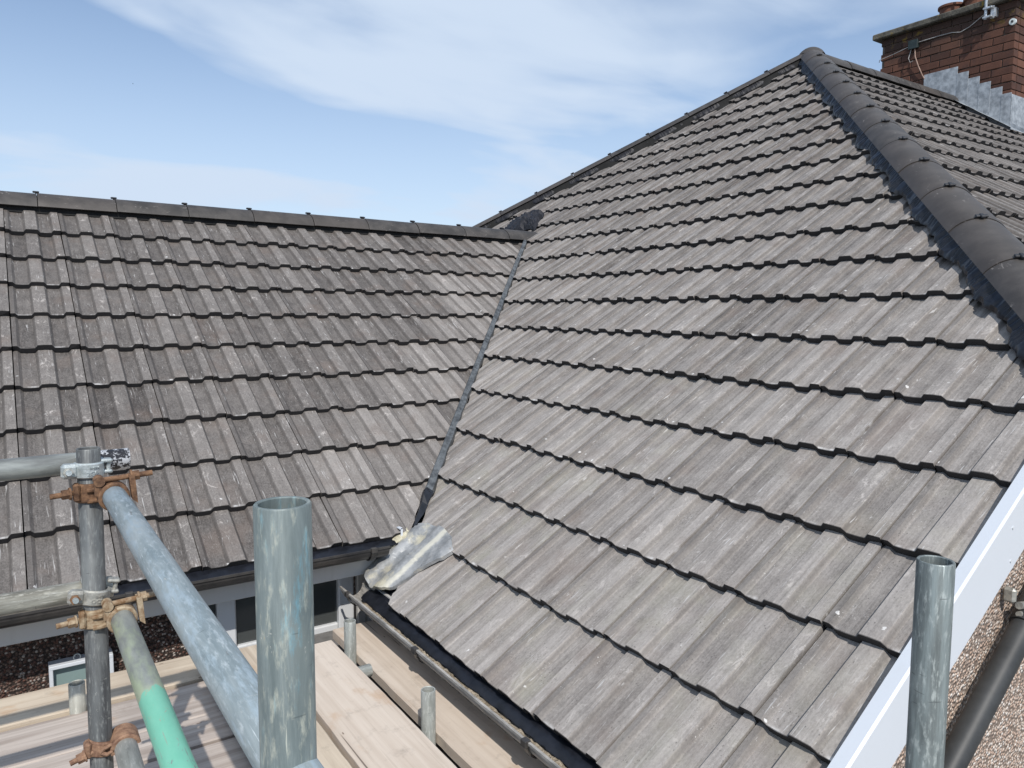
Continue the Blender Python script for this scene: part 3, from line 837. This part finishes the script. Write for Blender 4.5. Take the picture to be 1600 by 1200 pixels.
for i in range(170):
    y = .93 + i * 2.2 / 169; e_ = .006 * mnoise.noise(Vector((y * 8, 4, 0))) + .003 * mnoise.noise(Vector((y * 35, 4, 3)))
    rows.append([(gx + .001 + e_, y, gz - .030), (gx + .012 + e_ * .7, y, gz - .018 + e_), (gx + .032, y, gz - .006 + e_), (gx + .062, y, gz + .004), (gx + .12, y, gz + .03)])
fe.grid(rows); fe.build('felt_edge', 'membrane', gut1, True)
for y in (1.72, 2.45, 3.12):
    bk = MB(); pts = []
    rb = gr + .005
    for k in range(13): a = math.pi * k / 12; pts.append((gx - rb * math.cos(a), y, gz - rb * math.sin(a)))
    pts2 = [(gx - (rb + .003) * math.cos(math.pi * k / 12), y, gz - (rb + .003) * math.sin(math.pi * k / 12)) for k in reversed(range(13))]
    bk.prism(pts + pts2, (0, .022, 0)); bk.box((gx - rb - .010, y - .002, gz - .012), (gx - rb + .012, y + .024, gz + .011), bev=.002)
    bk.build('gutter_bracket', 'gutter_black', gut1)
# eave of the right-hand slope: fascia, soffit and black gutter
fa = MB(); fa.box((2.80, .925, -.43), (13, .945, -.275), bev=.002); fa.box((2.80, .945, -.43), (13, yw - .001, -.421)); fa.build('fascia', 'pvc', house)
m_ = MB(); m_.prism([(2.86, .862 + a, -.268 + c) for a, c in ([(-gr - .005, -.003), (-gr - .005, .006), (-gr + .004, .006)] + gi[::-1] + gp[::-1])], (10.1, 0, 0)); m_.build('gutter', 'gutter_black', house)
# black wing gutter and fascia
gy, gz2 = 3.150, -1.068
m_ = MB(); m_.prism([(XL, gy + a, gz2 + c) for a, c in ([(-gr - .005, -.003), (-gr - .005, .006), (-gr + .004, .006)] + gi[::-1] + gp[::-1])], (1.40 - XL, 0, 0))
gut2 = m_.build('gutter', 'gutter_black', wing)
for x in (-.6, .32, 1.31):
    bk = MB(); rb = gr + .004
    pts = [(x, gy - rb * math.cos(math.pi * k / 12), gz2 - rb * math.sin(math.pi * k / 12)) for k in range(13)]
    pts2 = [(x, gy - (rb + .004) * math.cos(math.pi * k / 12), gz2 - (rb + .004) * math.sin(math.pi * k / 12)) for k in reversed(range(13))]
    bk.prism(pts + pts2, (.024, 0, 0)); bk.box((x - .002, gy - rb - .008, gz2 - .012), (x + .026, gy - rb + .012, gz2 + .010), bev=.002)
    bk.build('gutter_bracket', 'gutter_black', gut2)
eu = MB(); eu.quad((XL, 3.16, -1.085), (1.5, 3.16, -1.085), (1.5, 3.25, -1.045), (XL, 3.25, -1.045)); eu.build('underlay_edge', 'membrane', wing)
fa = MB(); fa.box((XL, 3.214, -1.217), (1.385, 3.236, -1.07), bev=.002); fa.box((XL, 3.236, -1.217), (1.385, 3.41, -1.205)); fa.build('fascia', 'pvc_dirty', wing)
wl_ = MB(); wl_.box((XL, 3.40, -4.2), (.60, 3.62, -1.206)); wl_.box((1.40, 3.40, -4.2), (1.9, 3.62, -1.206)); wl_.box((.60, 3.40, -4.2), (1.40, 3.62, -1.60)); wl_.build('wall', 'dash_shade', wing)
fr = MB(); y0 = 3.385
win = thing_part = None
fr.box((.60, y0, -1.60), (1.34, 3.45, -1.555), bev=.004); fr.box((.60, y0 - .03, -1.625), (1.36, 3.44, -1.601), bev=.004)
fr.box((.60, y0, -1.555), (.645, 3.45, -1.206)); fr.box((.705, y0, -1.555), (.785, 3.45, -1.206), bev=.006); fr.box((1.262, y0, -1.555), (1.34, 3.45, -1.206), bev=.006)
fr.box((.785, y0 + .008, -1.555), (1.262, 3.45, -1.500), bev=.006); fr.box((.645, y0 + .008, -1.555), (.705, 3.45, -1.52))
window = fr.build('window', 'pvc_frame', wing)
pn = MB(); pn.box((.785, y0 + .030, -1.500), (1.262, y0 + .04, -1.206)); pn.build('pane', 'pane', window)
pn = MB(); pn.box((.645, y0 + .030, -1.52), (.705, y0 + .04, -1.206)); pn.build('pane', 'pane', window)
tr = MB()
tr.box((1.352, 3.37, -1.56), (1.395, 3.40, -1.206), bev=.004); tr.box((1.402, 3.378, -1.56), (1.425, 3.40, -1.206), bev=.003); tr.box((1.432, 3.372, -1.56), (1.446, 3.40, -1.206), bev=.003)
tr.build('corner_trim', 'pvc_dirty', wing)
fl = MB(); fl.box((.30, -1.2, -1.62), (1.56, 3.40, -1.53)); fl.build('flat_roof', 'felt', wing)

# floodlight-like box on the dark wall
fb = thing('wall_light', 'white framed box with grey-green glass on the dark pebbledash wall behind the boards', 'light', (.14, 3.40, -1.5))
b = MB(); z0, z1, xx0, xx1 = -1.60, -1.384, .067, .29
b.box((xx0, 3.335, z0), (xx0 + .014, 3.398, z1), bev=.002); b.box((xx1 - .014, 3.335, z0), (xx1, 3.398, z1), bev=.002); b.box((xx0, 3.334, z1 - .014), (xx1, 3.398, z1 + .001), bev=.002); b.box((xx0 + .014, 3.38, z0), (xx1 - .014, 3.397, z1 - .014))
b.build('frame', 'pvc', fb)
b = MB(); b.quad((xx0 + .014, 3.352, z0), (xx1 - .014, 3.352, z0), (xx1 - .014, 3.366, z1 - .014), (xx0 + .014, 3.366, z1 - .014)); b.build('glass', 'pane_green', fb)
b = MB(); b.path([(.165 + .012 * math.cos(2 * math.pi * k / 16), 3.36, z1 + .010 + .012 * math.sin(2 * math.pi * k / 16)) for k in range(17)], .002, 6); b.build('ring', 'zinc', fb)

# downpipe against the sunlit wall
dp = thing('downpipe', 'black plastic downpipe running diagonally down the sunlit pebbledash wall', 'pipe', (2.1, .94, -1.3))
pd0, pd1 = Vector((2.03, .938, -1.215)), Vector((2.445, .938, -.895)); ddp = (pd1 - pd0).normalized()
b = MB(); b.tube(pd0 - ddp * .9, pd1 + ddp * .78, .034, 32); b.build('pipe', 'black_plastic', dp, True)
b = MB(); b.tube(pd1 - ddp * .02, pd1 + ddp * .16, .0395, 32); b.build('socket', 'black_plastic', dp, True)
b = MB(); pc = Vector((2.395, .95, -.838)); b.box((pc.x - .008, .95, pc.z + .0), (pc.x + .012, .985, pc.z + .045), bev=.007); b.tube((pc.x + .012, .945, pc.z - .005), (pc.x + .05, .945, pc.z - .012), .011, 12); b.tube((pc.x + .014, .945, pc.z - .032), (pc.x + .055, .945, pc.z - .036), .009, 12); b.build('clip', 'zinc_dull', dp)

# ------------------------------------------------------------------ chimney
ctop = 3.56
cx1 = CH_X + .95
core = MB(); core.box((CH_X + .012, CH_Y0 + .012, .9), (cx1 - .01, CH_Y1 - .012, ctop)); chim = core.build('chimney', 'mortar', house)
ch, bl_, joint = .090, .240, .010
stretch = MB(); stretch.box((-.0515, -(bl_ - joint) / 2, -(ch - joint) / 2), (.0515, (bl_ - joint) / 2, (ch - joint) / 2), bev=.004); SM = stretch.mesh('brick', 'brick')
def brick_part(mesh_cache, ln):
    key = round(ln, 3)
    if key not in mesh_cache:
        q = MB(); q.box((-.0515, -ln / 2, -(ch - joint) / 2), (.0515, ln / 2, (ch - joint) / 2), bev=.004); mesh_cache[key] = q.mesh('brick', 'brick')
    return mesh_cache[key]
BC = {}
nb = 0
for r in range(17):
    z = ctop - ch * (r + .5)
    # face towards the front slope (-X)
    y = CH_Y0; lens = []
    first = .115 if r % 2 else .23
    pos = CH_Y0
    while pos < CH_Y1 - .03:
        ln = first if not lens else .23
        ln = min(ln, CH_Y1 - pos); lens.append(ln)
        if ln > .04:
            link('brick', brick_part(BC, ln), chim, Matrix.Translation((CH_X + .05 + random.uniform(-.004, .003), pos + ln / 2, z + random.uniform(-.002, .002)))); nb += 1
        pos += ln + joint
    # side face (-Y)
    pos = CH_X + .1115 if r % 2 == 0 else CH_X + .1115
    first = .115 if r % 2 == 0 else .225
    k = 0
    while pos < cx1 - .03:
        ln = first if k == 0 else .23
        ln = min(ln, cx1 - pos)
        if ln > .04:
            link('brick', brick_part(BC, ln), chim, Matrix.Translation((pos + ln / 2, CH_Y0 + .05 + random.uniform(-.004, .003), z)) @ Matrix.Rotation(math.pi / 2, 4, 'Z')); nb += 1
        pos += ln + joint; k += 1
print('bricks', nb)
cp = MB(); rows = []
cp.box((CH_X - .085, CH_Y0 - .085, ctop + .001), (cx1 + .08, CH_Y1 + .085, ctop + .075), bev=.012); cp.build('coping', 'coping', chim)
for y in (5.08, 4.78):
    q = MB(); pr_ = [(.125, ctop - .12), (.13, ctop + .12), (.15, ctop + .13), (.15, ctop + .155), (.12, ctop + .16), (.10, ctop + .06)]
    rows = []
    for rr_, z in pr_: rows.append([(CH_X + .20 + rr_ * math.cos(2 * math.pi * k / 28), y + rr_ * math.sin(2 * math.pi * k / 28), z + .07) for k in range(29)])
    q.grid(rows); q.build('chimney_pot', 'terracotta', chim, True)
# stepped lead
def p3z(y): return APEX.z - T3 * (APEX.y - y)
ys = 5.26; step_y = .128
edges = [(5.26, 4.86, 2.975)]
y = 4.86; zt = 2.975 - .085
while y > CH_Y0 + .02:
    edges.append((y, max(y - step_y, CH_Y0 - .004), zt)); y -= step_y; zt -= .09
for i, (ya, yb, zt) in enumerate(edges):
    q = MB(); zl = p3z(yb) + .0
    q.box((CH_X - .016 - .003 * (i % 2), yb - .006, zl - .05), (CH_X - .010 - .003 * (i % 2), ya, zt), bev=.0015); q.build('flashing', 'lead', chim)
q = MB(); q.box((CH_X - .02, CH_Y0 - .018, 1.8), (cx1, CH_Y0 - .010, zt - .02), bev=.002); q.build('flashing', 'lead', chim)
q = MB(); q.grid([[p3(CH_X - .15, yy, .050 + .006 * mnoise.noise(Vector((yy * 9, 0, 0)))), p3(CH_X - .012, yy, .045), p3(CH_X - .012, yy, .09)] for yy in [4.95 - .035 * k for k in range(26)]]); q.build('soaker', 'lead', chim)

# things fixed to the chimney
jb = thing('junction_box', 'small dark green cable box on the chimney face', 'box', (CH_X - .03, 5.40, 3.33))
q = MB(); q.box((CH_X - .055, 5.345, 3.325), (CH_X - .003, 5.455, 3.425), bev=.006); q.build('case', 'boxgreen', jb)
q = MB(); q.box((CH_X - .066, 5.34, 3.32), (CH_X - .0555, 5.46, 3.43), bev=.004); q.build('lid', 'boxgreen', jb)
q = MB(); X = CH_X - .014
q.path([(X - .02, 5.385, 3.325), (X - .03, 5.37, 3.22), (X - .02, 5.33, 3.10), (X - .01, 5.28, 2.98), (X, 5.255, 2.93)], .007)
tag(q.build('cable', 'copper'), 'pinkish cable hanging from the dark box down to the chimney lead', 'cable')
q = MB(); q.path([(X - .02, 5.43, 3.325), (X - .03, 5.455, 3.22), (X - .03, 5.43, 3.165), (X - .02, 5.40, 3.18)], .0045)
tag(q.build('cable', 'cable_grey'), 'short looped cable end below the dark chimney box', 'cable')
q = MB(); q.path([(X - .02, 5.34, 3.39), (X, 5.1, 3.40), (X, 4.95, 3.395), (X, 4.85, 3.37), (X, 4.75, 3.40), (X - .01, 4.62, 3.47), (X - .02, 4.55, 3.50)], .005)
tag(q.build('cable', 'cable_grey'), 'thin sagging cable from the dark box to the aerial bracket on the chimney', 'cable')
q = MB(); q.path([(X - .015, 5.46, 3.37), (X, 5.65, 3.34), (X, 5.86, 3.31), (X + .02, 5.875, 3.29)], .0045)
tag(q.build('cable', 'cable_grey'), 'thin cable running from the dark box round the chimney left corner', 'cable')
ae = thing('aerial_mast', 'grey aerial mast with its bracket at the top of the chimney', 'aerial', (CH_X - .05, 4.53, 3.4))
q = MB(); q.tube((CH_X - .10, 4.535, 3.40), (CH_X - .10, 4.535, 5.1), .016, 14); q.build('mast', 'rod', ae, True)
q = MB()
for z in (3.42, 3.52):
    q.box((CH_X - .125, 4.46, z - .012), (CH_X - .075, 4.56, z + .012), bev=.004)
q.box((CH_X - .08, 4.455, 3.40), (CH_X - .065, 4.49, 3.54)); q.box((CH_X - .065, 4.44, 3.42), (CH_X - .004, 4.47, 3.52)); q.build('bracket', 'rod', ae)
q = MB()
for z in (3.42, 3.52): q.tube((CH_X - .14, 4.475, z), (CH_X - .06, 4.475, z), .006, 8)
q.build('bolt', 'zinc', ae)
wd = thing('eyelet_disc', 'round white disc fixed near the right corner of the chimney', 'disc', (CH_X, 4.27, 3.31))
q = MB(); q.tube((CH_X - .03, 4.275, 3.315), (CH_X - .004, 4.275, 3.315), .036, 18); q.build('plate', 'white_disc', wd, True)
q = MB(); q.tube((CH_X - .042, 4.275, 3.315), (CH_X - .0305, 4.275, 3.315), .013, 10); q.build('stud', 'black_plastic', wd)

# ------------------------------------------------------------------ scaffold tubes
TR = .02415
def scaffold_tube(name, p0, p1_, mat, label, group=None, r=TR):
    p0, p1_ = Vector(p0), Vector(p1_); L = (p1_ - p0).length
    m = MB(); seg = 40; prof = [(r, .0015), (r, L * .5), (r, L - .0015), (r - .001, L), (r - .0032, L), (r - .0042, L - .001), (r - .0042, max(0, L - .35)), ]
    rows = [[(rr * math.cos(2 * math.pi * k / seg), rr * math.sin(2 * math.pi * k / seg), z) for k in range(seg + 1)] for rr, z in [(r - .0042, .35 if L > .8 else L * .6), (r - .0042, .001), (r - .0032, 0), (r - .001, 0)] + prof]
    m.grid(rows)
    # weld the seam so that shading stays smooth
    me = m.mesh(name, mat, True)
    bm = bmesh.new(); bm.from_mesh(me); bmesh.ops.remove_doubles(bm, verts=bm.verts, dist=1e-5); bmesh.ops.recalc_face_normals(bm, faces=bm.faces); bm.to_mesh(me); bm.free()
    q = (p1_ - p0).to_track_quat('Z', 'Y')
    o = link(name, me, None, Matrix.Translation(p0) @ q.to_matrix().to_4x4())
    return tag(o, label, 'scaffold tube', group)
u1t, u1b = Vector((.1352, 1.9, -.305)), Vector((.1155, 1.9, -4.2))
scaffold_tube('scaffold_tube', u1b, u1t, 'galv_dark', 'dark grey upright scaffold tube carrying the four couplers at the left')
scaffold_tube('scaffold_tube', (.188, .635, -4.2), (.188, .635, -.163), 'galv_mid', 'nearest upright scaffold tube, stained green and blue, with an open top')
scaffold_tube('scaffold_tube', (1.075, .52, -4.2), (1.0555, .52, -.340), 'galv_right', 'upright scaffold tube standing in front of the white barge board')
scaffold_tube('scaffold_tube', (-2.6, 1.952, -.352), (.222, 1.952, -.345), 'flake', 'upper level grey scaffold tube running to the left from the dark upright')
scaffold_tube('scaffold_tube', (-2.6, 1.952, -.640), (.175, 1.952, -.645), 'galv_pale', 'lower cream-splashed scaffold tube running to the left from the dark upright')
scaffold_tube('scaffold_tube', (.1745, 1.852, -.4035), (.1945, .40, -.413), 'blue', 'pale blue sloping scaffold tube leading from the dark upright towards the viewer')
scaffold_tube('scaffold_tube', (.181, 1.872, -.688), (.197, .40, -.735), 'green', 'scaffold tube painted bright green at its near end')
scaffold_tube('scaffold_tube', (.178, 1.93, -.998), (.186, .30, -1.03), 'galv_light', 'grey tube end under the brown hooded coupler at the bottom left')
scaffold_tube('scaffold_tube', (1.100, 2.83, -4.2), (1.100, 2.83, -1.253), 'galv_light', 'short upright scaffold tube stub nearest the window', 'tube stubs')
scaffold_tube('scaffold_tube', (1.098, 2.137, -4.2), (1.098, 2.137, -1.243), 'galv_light', 'short upright scaffold tube stub in the gap beside the wide pale board, nearer the viewer', 'tube stubs')
scaffold_tube('scaffold_tube', (.129, 2.735, -4.2), (.129, 2.735, -1.205), 'galv_pale', 'short stained upright tube stub behind the dark upright, in the gap between boards', 'tube stubs')

# ------------------------------------------------------------------ couplers
def band(m, c, axis, r0, r1, width, a0, a1, ref, seg=22):
    """curved strap round an axis from angle a0 to a1 (degrees, from direction ref)"""
    c, axis = Vector(c), Vector(axis).normalized(); ref = Vector(ref); ref = (ref - axis * ref.dot(axis)).normalized(); bi = axis.cross(ref)
    rows = []
    for i in range(seg + 1):
        a = RAD(a0 + (a1 - a0) * i / seg); d = ref * math.cos(a) + bi * math.sin(a)
        h = width / 2; bv = .003
        rows.append([c + d * r0 - axis * h, c + d * (r1 - bv) - axis * h, c + d * r1 - axis * (h - bv), c + d * r1 + axis * (h - bv), c + d * (r1 - bv) + axis * h, c + d * r0 + axis * h, c + d * r0 - axis * h])
    m.grid(rows)
    for r in (rows[0], rows[-1]): i = len(m.v); m.v += [Vector(p) for p in r[:6]]; m.f.append(tuple(range(i, i + 6)))
def bolt_nut(root, p, d, L, mat, matnut, rn=.0125, pos=.6):
    d = Vector(d).normalized(); p = Vector(p)
    m = MB(); m.tube(p, p + d * L, .0062, 12)
    b_ = m.build('bolt', mat, root, True)
    m = MB(); m.tube(p + d * (L * pos), p + d * (L * pos + .014), rn, 6); m.tube(p + d * (L * pos - .004), p + d * (L * pos), rn * 1.25, 14); m.build('nut', matnut, root)
X_, Y_, Z_ = Vector((1, 0, 0)), Vector((0, 1, 0)), Vector((0, 0, 1))
view_h = Vector((-.06, -1, 0)).normalized()
def text_mesh(s, size, ext):
    cu = bpy.data.curves.new('mark', 'FONT'); cu.body = s; cu.size = size; cu.extrude = ext; cu.align_x = 'CENTER'; cu.align_y = 'CENTER'
    o = bpy.data.objects.new('mark_tmp', cu); C.objects.link(o); dg = bpy.context.evaluated_depsgraph_get()
    me = bpy.data.meshes.new_from_object(o.evaluated_get(dg)); bpy.data.objects.remove(o); return me
def swivel_plate(label, zc, tilt, mat, matbolt, matnut, lines, flick):
    """plated band coupler: long strap across the front of the upright, bolt facing the viewer at its left"""
    c = Vector((.1338, 1.9, zc)); root = thing('scaffold_coupler', label, 'coupler', c)
    ax = (Z_ + X_ * tilt).normalized(); side = ax.cross(Y_); side = side if side.x > 0 else -side
    m = MB(); band(m, c, ax, TR, TR + .007, .034, -88, 112, view_h)
    m.build('strap', mat, root, True)
    m = MB(); band(m, c + Y_ * .052, X_, TR, TR + .007, .046, -130, 130, Y_); m.build('saddle', mat, root, True)
    # lug at the left carrying the bolt
    lug = c - side * .040 + Vector((0, -.012, 0))
    m = MB(); fr_ = frame(lug, side, Y_, ax)
    m.box((-.014, -.012, -.016), (.020, .016, .016), fr_, bev=.006); m.build('lug', mat, root)
    bolt_nut(root, lug + Vector((-.002, .01, -.003)), Vector((.05, -1, .12)), .042, matbolt, matnut, .0105, .40)
    # hooked eye at the right
    e = c + side * .036 + Vector((0, .004, 0)) + ax * flick
    m = MB(); fr_ = frame(e, side, Y_, ax)
    m.box((-.014, -.010, .008), (.012, .016, .0165), fr_, bev=.003); m.box((-.014, -.010, -.0165), (.012, .016, -.008), fr_, bev=.003); m.tube(fr_ @ Vector((.004, .002, -.015)), fr_ @ Vector((.004, .002, .015)), .005, 10)
    m.build('hook', mat, root)
    for i, (s, size, dz, dx) in enumerate(lines):
        me = text_mesh(s, size, .0012); me.materials.append(MT[mat])
        # wrap on the strap
        for v in me.vertices:
            a = (v.co.x + dx) / (TR + .007); rr_ = TR + .0075 + v.co.z
            d = view_h * math.cos(a) + ax.cross(view_h) * math.sin(a)
            v.co = c + d * rr_ + ax * (v.co.y + dz)
        link('raised_marks', me, root)
    return root
swivel_plate('pale zinc coupler gripping the top of the dark upright, with raised marks', -.352, .03, 'zinc', 'zinc', 'zinc_dull', [('2GP', .013, -.006, .008), ('BHEH', .008, .007, .011)], .004)
swivel_plate('grey coupler with an orange rusty nut on the middle of the dark upright', -.642, .17, 'zinc_dull', 'zinc', 'rust', [('OCS', .012, -.005, .005), ('BHGE', .008, .006, .010)], .020)

def fixed_coupler(label, zc, tube_c, tube_d, mat, matb, tilt=0.0):
    """drop-forged right-angle coupler: jaw round the upright, jaw over the second tube, two eye bolts"""
    ucx = .1352 - (.1352 - .1155) * (-.305 - zc) / 3.895
    c = Vector((ucx, 1.9, zc)); root = thing('scaffold_coupler', label, 'coupler', c); tc_ = Vector(tube_c)
    m = MB(); band(m, c, Z_, TR, TR + .0075, .042, -75, 35, view_h); m.build('jaw', mat, root, True)
    m = MB(); band(m, c, Z_, TR, TR + .007, .036, 35, 265, view_h); m.build('back_jaw', mat, root, True)
    # open ribs on the front of the jaw
    m = MB()
    for dz in (-.016, .008): band(m, c + Z_ * dz, Z_, TR + .007, TR + .0145, .010, -10, 58, view_h)
    m.build('rib', mat, root, True)
    # bolt out to the left
    l = c + Vector((-TR - .004, -.020, .004)); m = MB(); m.box((l.x - .006, l.y - .012, l.z - .020), (l.x + .008, l.y + .014, l.z + .020), bev=.004); m.build('ear', mat, root)
    bolt_nut(root, l + Vector((.012, 0, 0)), (-1, -.12, -.03), .062, mat, matb, .011, .42)
    # second jaw round the other tube, standing next to the upright
    d = Vector(tube_d).normalized()
    m = MB(); band(m, tc_, d, TR, TR + .0075, .044, -70, 75, -X_); m.build('jaw', mat, root, True)
    m = MB(); band(m, tc_, d, TR, TR + .007, .038, 75, 290, -X_); m.build('back_jaw', mat, root, True)
    # upright arm and the bolt lying across above the tube
    t = tc_ + Vector((-TR - .003, -.004, TR + .006))
    m = MB(); m.box((t.x - .009, t.y - .013, t.z - .030), (t.x + .010, t.y + .013, t.z + .012), bev=.005); m.tube(t + Vector((0, -.016, .006)), t + Vector((0, .016, .006)), .011, 14); m.build('arm', mat, root)
    e = tc_ + Vector((TR + .012, -.004, TR + .006))
    m = MB(); m.prism([(e.x - .006, e.y - .014, e.z + .014), (e.x + .006, e.y - .014, e.z + .014), (e.x + .010, e.y - .014, e.z - .050), (e.x - .001, e.y - .014, e.z - .040)], (0, .028, 0)); m.build('arm', mat, root)
    bolt_nut(root, t + Vector((0, 0, .006)), (1, 0, .06), .106, mat, matb, .011, .62)
    return root
fixed_coupler('orange rusty coupler holding the pale blue tube to the dark upright', -.402, (.1745, 1.834, -.4033), (.02, -1.45, -.01), 'rust', 'rust')
fixed_coupler('tan and grey rusted coupler holding the green tube to the dark upright', -.690, (.181, 1.853, -.6885), (.016, -1.47, -.047), 'rust_tan', 'rust_tan')
# bottom one: cast half-round hood over the low tube
c = Vector((.1317, 1.9, -.997)); root = thing('scaffold_coupler', 'brown hooded coupler at the foot of the dark upright by the boards', 'coupler', c)
m = MB(); band(m, c, Z_ + X_ * .25, TR, TR + .007, .034, -85, 60, view_h); m.build('jaw', 'rust_brown', root, True)
m = MB(); band(m, (.1785, 1.885, -.999), (.008, -1.63, -.03), TR, TR + .008, .060, -95, 95, Z_ - X_ * .25); m.build('hood', 'rust_brown', root, True)
m = MB(); m.path([(.128, 1.868, -1.000), (.140, 1.860, -1.004), (.152, 1.858, -.998), (.160, 1.860, -.989), (.150, 1.862, -.985), (.136, 1.864, -.990), (.128, 1.866, -.998)], .0045, 8); m.build('link', 'rust_brown', root, True)
m = MB(); m.box((.096, 1.872, -1.012), (.112, 1.900, -.974), bev=.005); m.build('ear', 'rust_brown', root)
bolt_nut(root, (.118, 1.880, -.998), (-1, -.10, -.22), .052, 'rust_brown', 'rust_brown', .011, .45)

# ------------------------------------------------------------------ scaffold boards
def board(name, x0, x1, y0, y1, ztop, th, mat, label, along, cat='board', tilt=0, group=None):
    """box board with a slightly rough outline; local X is its length"""
    L = (x1 - x0) if along == 'x' else (y1 - y0); Wd = (y1 - y0) if along == 'x' else (x1 - x0)
    n = max(6, int(L / .04)); m = MB(); rows = []
    sd_ = random.uniform(0, 50)
    for i in range(n + 1):
        l = -L / 2 + L * i / n
        e0 = .0022 * mnoise.noise(Vector((l * 9, sd_, 0))) + .0012 * mnoise.noise(Vector((l * 40, sd_, 0))); e1 = .0022 * mnoise.noise(Vector((l * 9, sd_, 5))) + .0012 * mnoise.noise(Vector((l * 40, sd_, 5)))
        wz = .0015 * mnoise.noise(Vector((l * 3, sd_, 9)))
        b_ = .004
        w2 = Wd / 2
        rows.append([(l, -w2 + e0, -th), (l, -w2 + e0, -b_ + wz), (l, -w2 + e0 + b_, wz), (l, 0, wz * .5), (l, w2 + e1 - b_, wz), (l, w2 + e1, -b_ + wz), (l, w2 + e1, -th), (l, -w2 + e0, -th)])
    m.grid(rows)
    for r in (rows[0], rows[-1]): i = len(m.v); m.v += [Vector(p) for p in r[:7]]; m.f.append(tuple(range(i, i + 7)))
    rot = Matrix.Identity(4) if along == 'x' else Matrix.Rotation(math.pi / 2, 4, 'Z')
    o = m.build(name, mat, None, False, Matrix.Translation(((x0 + x1) / 2, (y0 + y1) / 2, ztop)) @ Matrix.Rotation(tilt, 4, 'Z') @ rot)
    return tag(o, label, cat, group)
BZ = -1.30
g_b = 'scaffold boards along the wing wall'
board('scaffold_board', -2.6, .536, 2.757, 2.968, BZ, .038, 'wood_tan', 'tan scaffold board farthest back against the dark wall', 'x', group=g_b)
board('scaffold_board', -2.6, .546, 2.486, 2.722, BZ, .038, 'wood_grey', 'wide weathered scaffold board second from the dark wall, crossed by tube shadows', 'x', group=g_b)
board('scaffold_board', -2.6, .546, 2.318, 2.480, BZ + .002, .038, 'wood_grey', 'split scaffold board third from the dark wall, behind the green tube', 'x', group=g_b)
board('scaffold_board', -2.6, .548, 2.078, 2.300, BZ, .038, 'wood_grey', 'weathered scaffold board fourth from the dark wall, at the bottom edge', 'x', group=g_b)
board('scaffold_board', -2.6, .548, 1.84, 2.062, BZ, .038, 'wood_grey', 'scaffold board nearest the viewer below the dark upright', 'x', group=g_b)
g_b = 'scaffold boards along the front eave'
board('scaffold_board', .515, .728, -.6, 2.79, -1.243, .038, 'wood_tan', 'tan scaffold board running away behind the nearest upright', 'y', group=g_b)
board('scaffold_board', .744, .966, -.6, 2.668, -1.24, .038, 'wood_pink', 'wide dusty pale board running away to the window', 'y', group=g_b)
board('scaffold_board', 1.124, 1.352, -.6, 3.10, -1.395, .040, 'wood_pink', 'lower board half in the shade of the silted gutter, beside the tube stubs', 'y', group=g_b)
# transoms under the boards
for y in (2.60, 1.2):
    t = scaffold_tube('scaffold_tube', (.02, y, -1.3645), (1.09, y, -1.3645), 'galv_light', 'transom tube carrying the boards, ' + ('nearer the window' if y > 2 else 'nearer the viewer'))

# small white plastic nail clip at the wing eave corner, bird in the sky
q = MB(); P = p2(1.50, 3.19, .02); q.box((P.x - .005, P.y - .012, P.z - .035), (P.x + .005, P.y - .008, P.z + .02)); q.box((P.x - .012, P.y - .012, P.z + .016), (P.x + .004, P.y + .02, P.z + .021))
tag(q.build('tile_clip', 'pvc'), 'tiny white clip on the lowest wing tile beside the valley', 'clip')
def ray(px, py, d): return (CF + CR * ((px - 800) / 1177.94) + CD * ((py - 600) / 1177.94)) * d
B0 = ray(208, 131, 170)
q = MB(); s = .16
q.path([B0 + CR * -.10, B0 + CR * -.04 + CD * -.01, B0 + CR * .06, B0 + CR * .12 + CD * .01], .035, 8)
for sg in (-1, 1):
    q.prism([B0 + CR * .05, B0 + CR * -.05, B0 + CR * -.10 + CF * .20 * sg - CD * .09, B0 + CR * -.06 + CF * .26 * sg - CD * .10], CD * .012)
tag(q.build('bird', 'membrane'), 'tiny dark bird high in the blue sky at the upper left', 'bird')
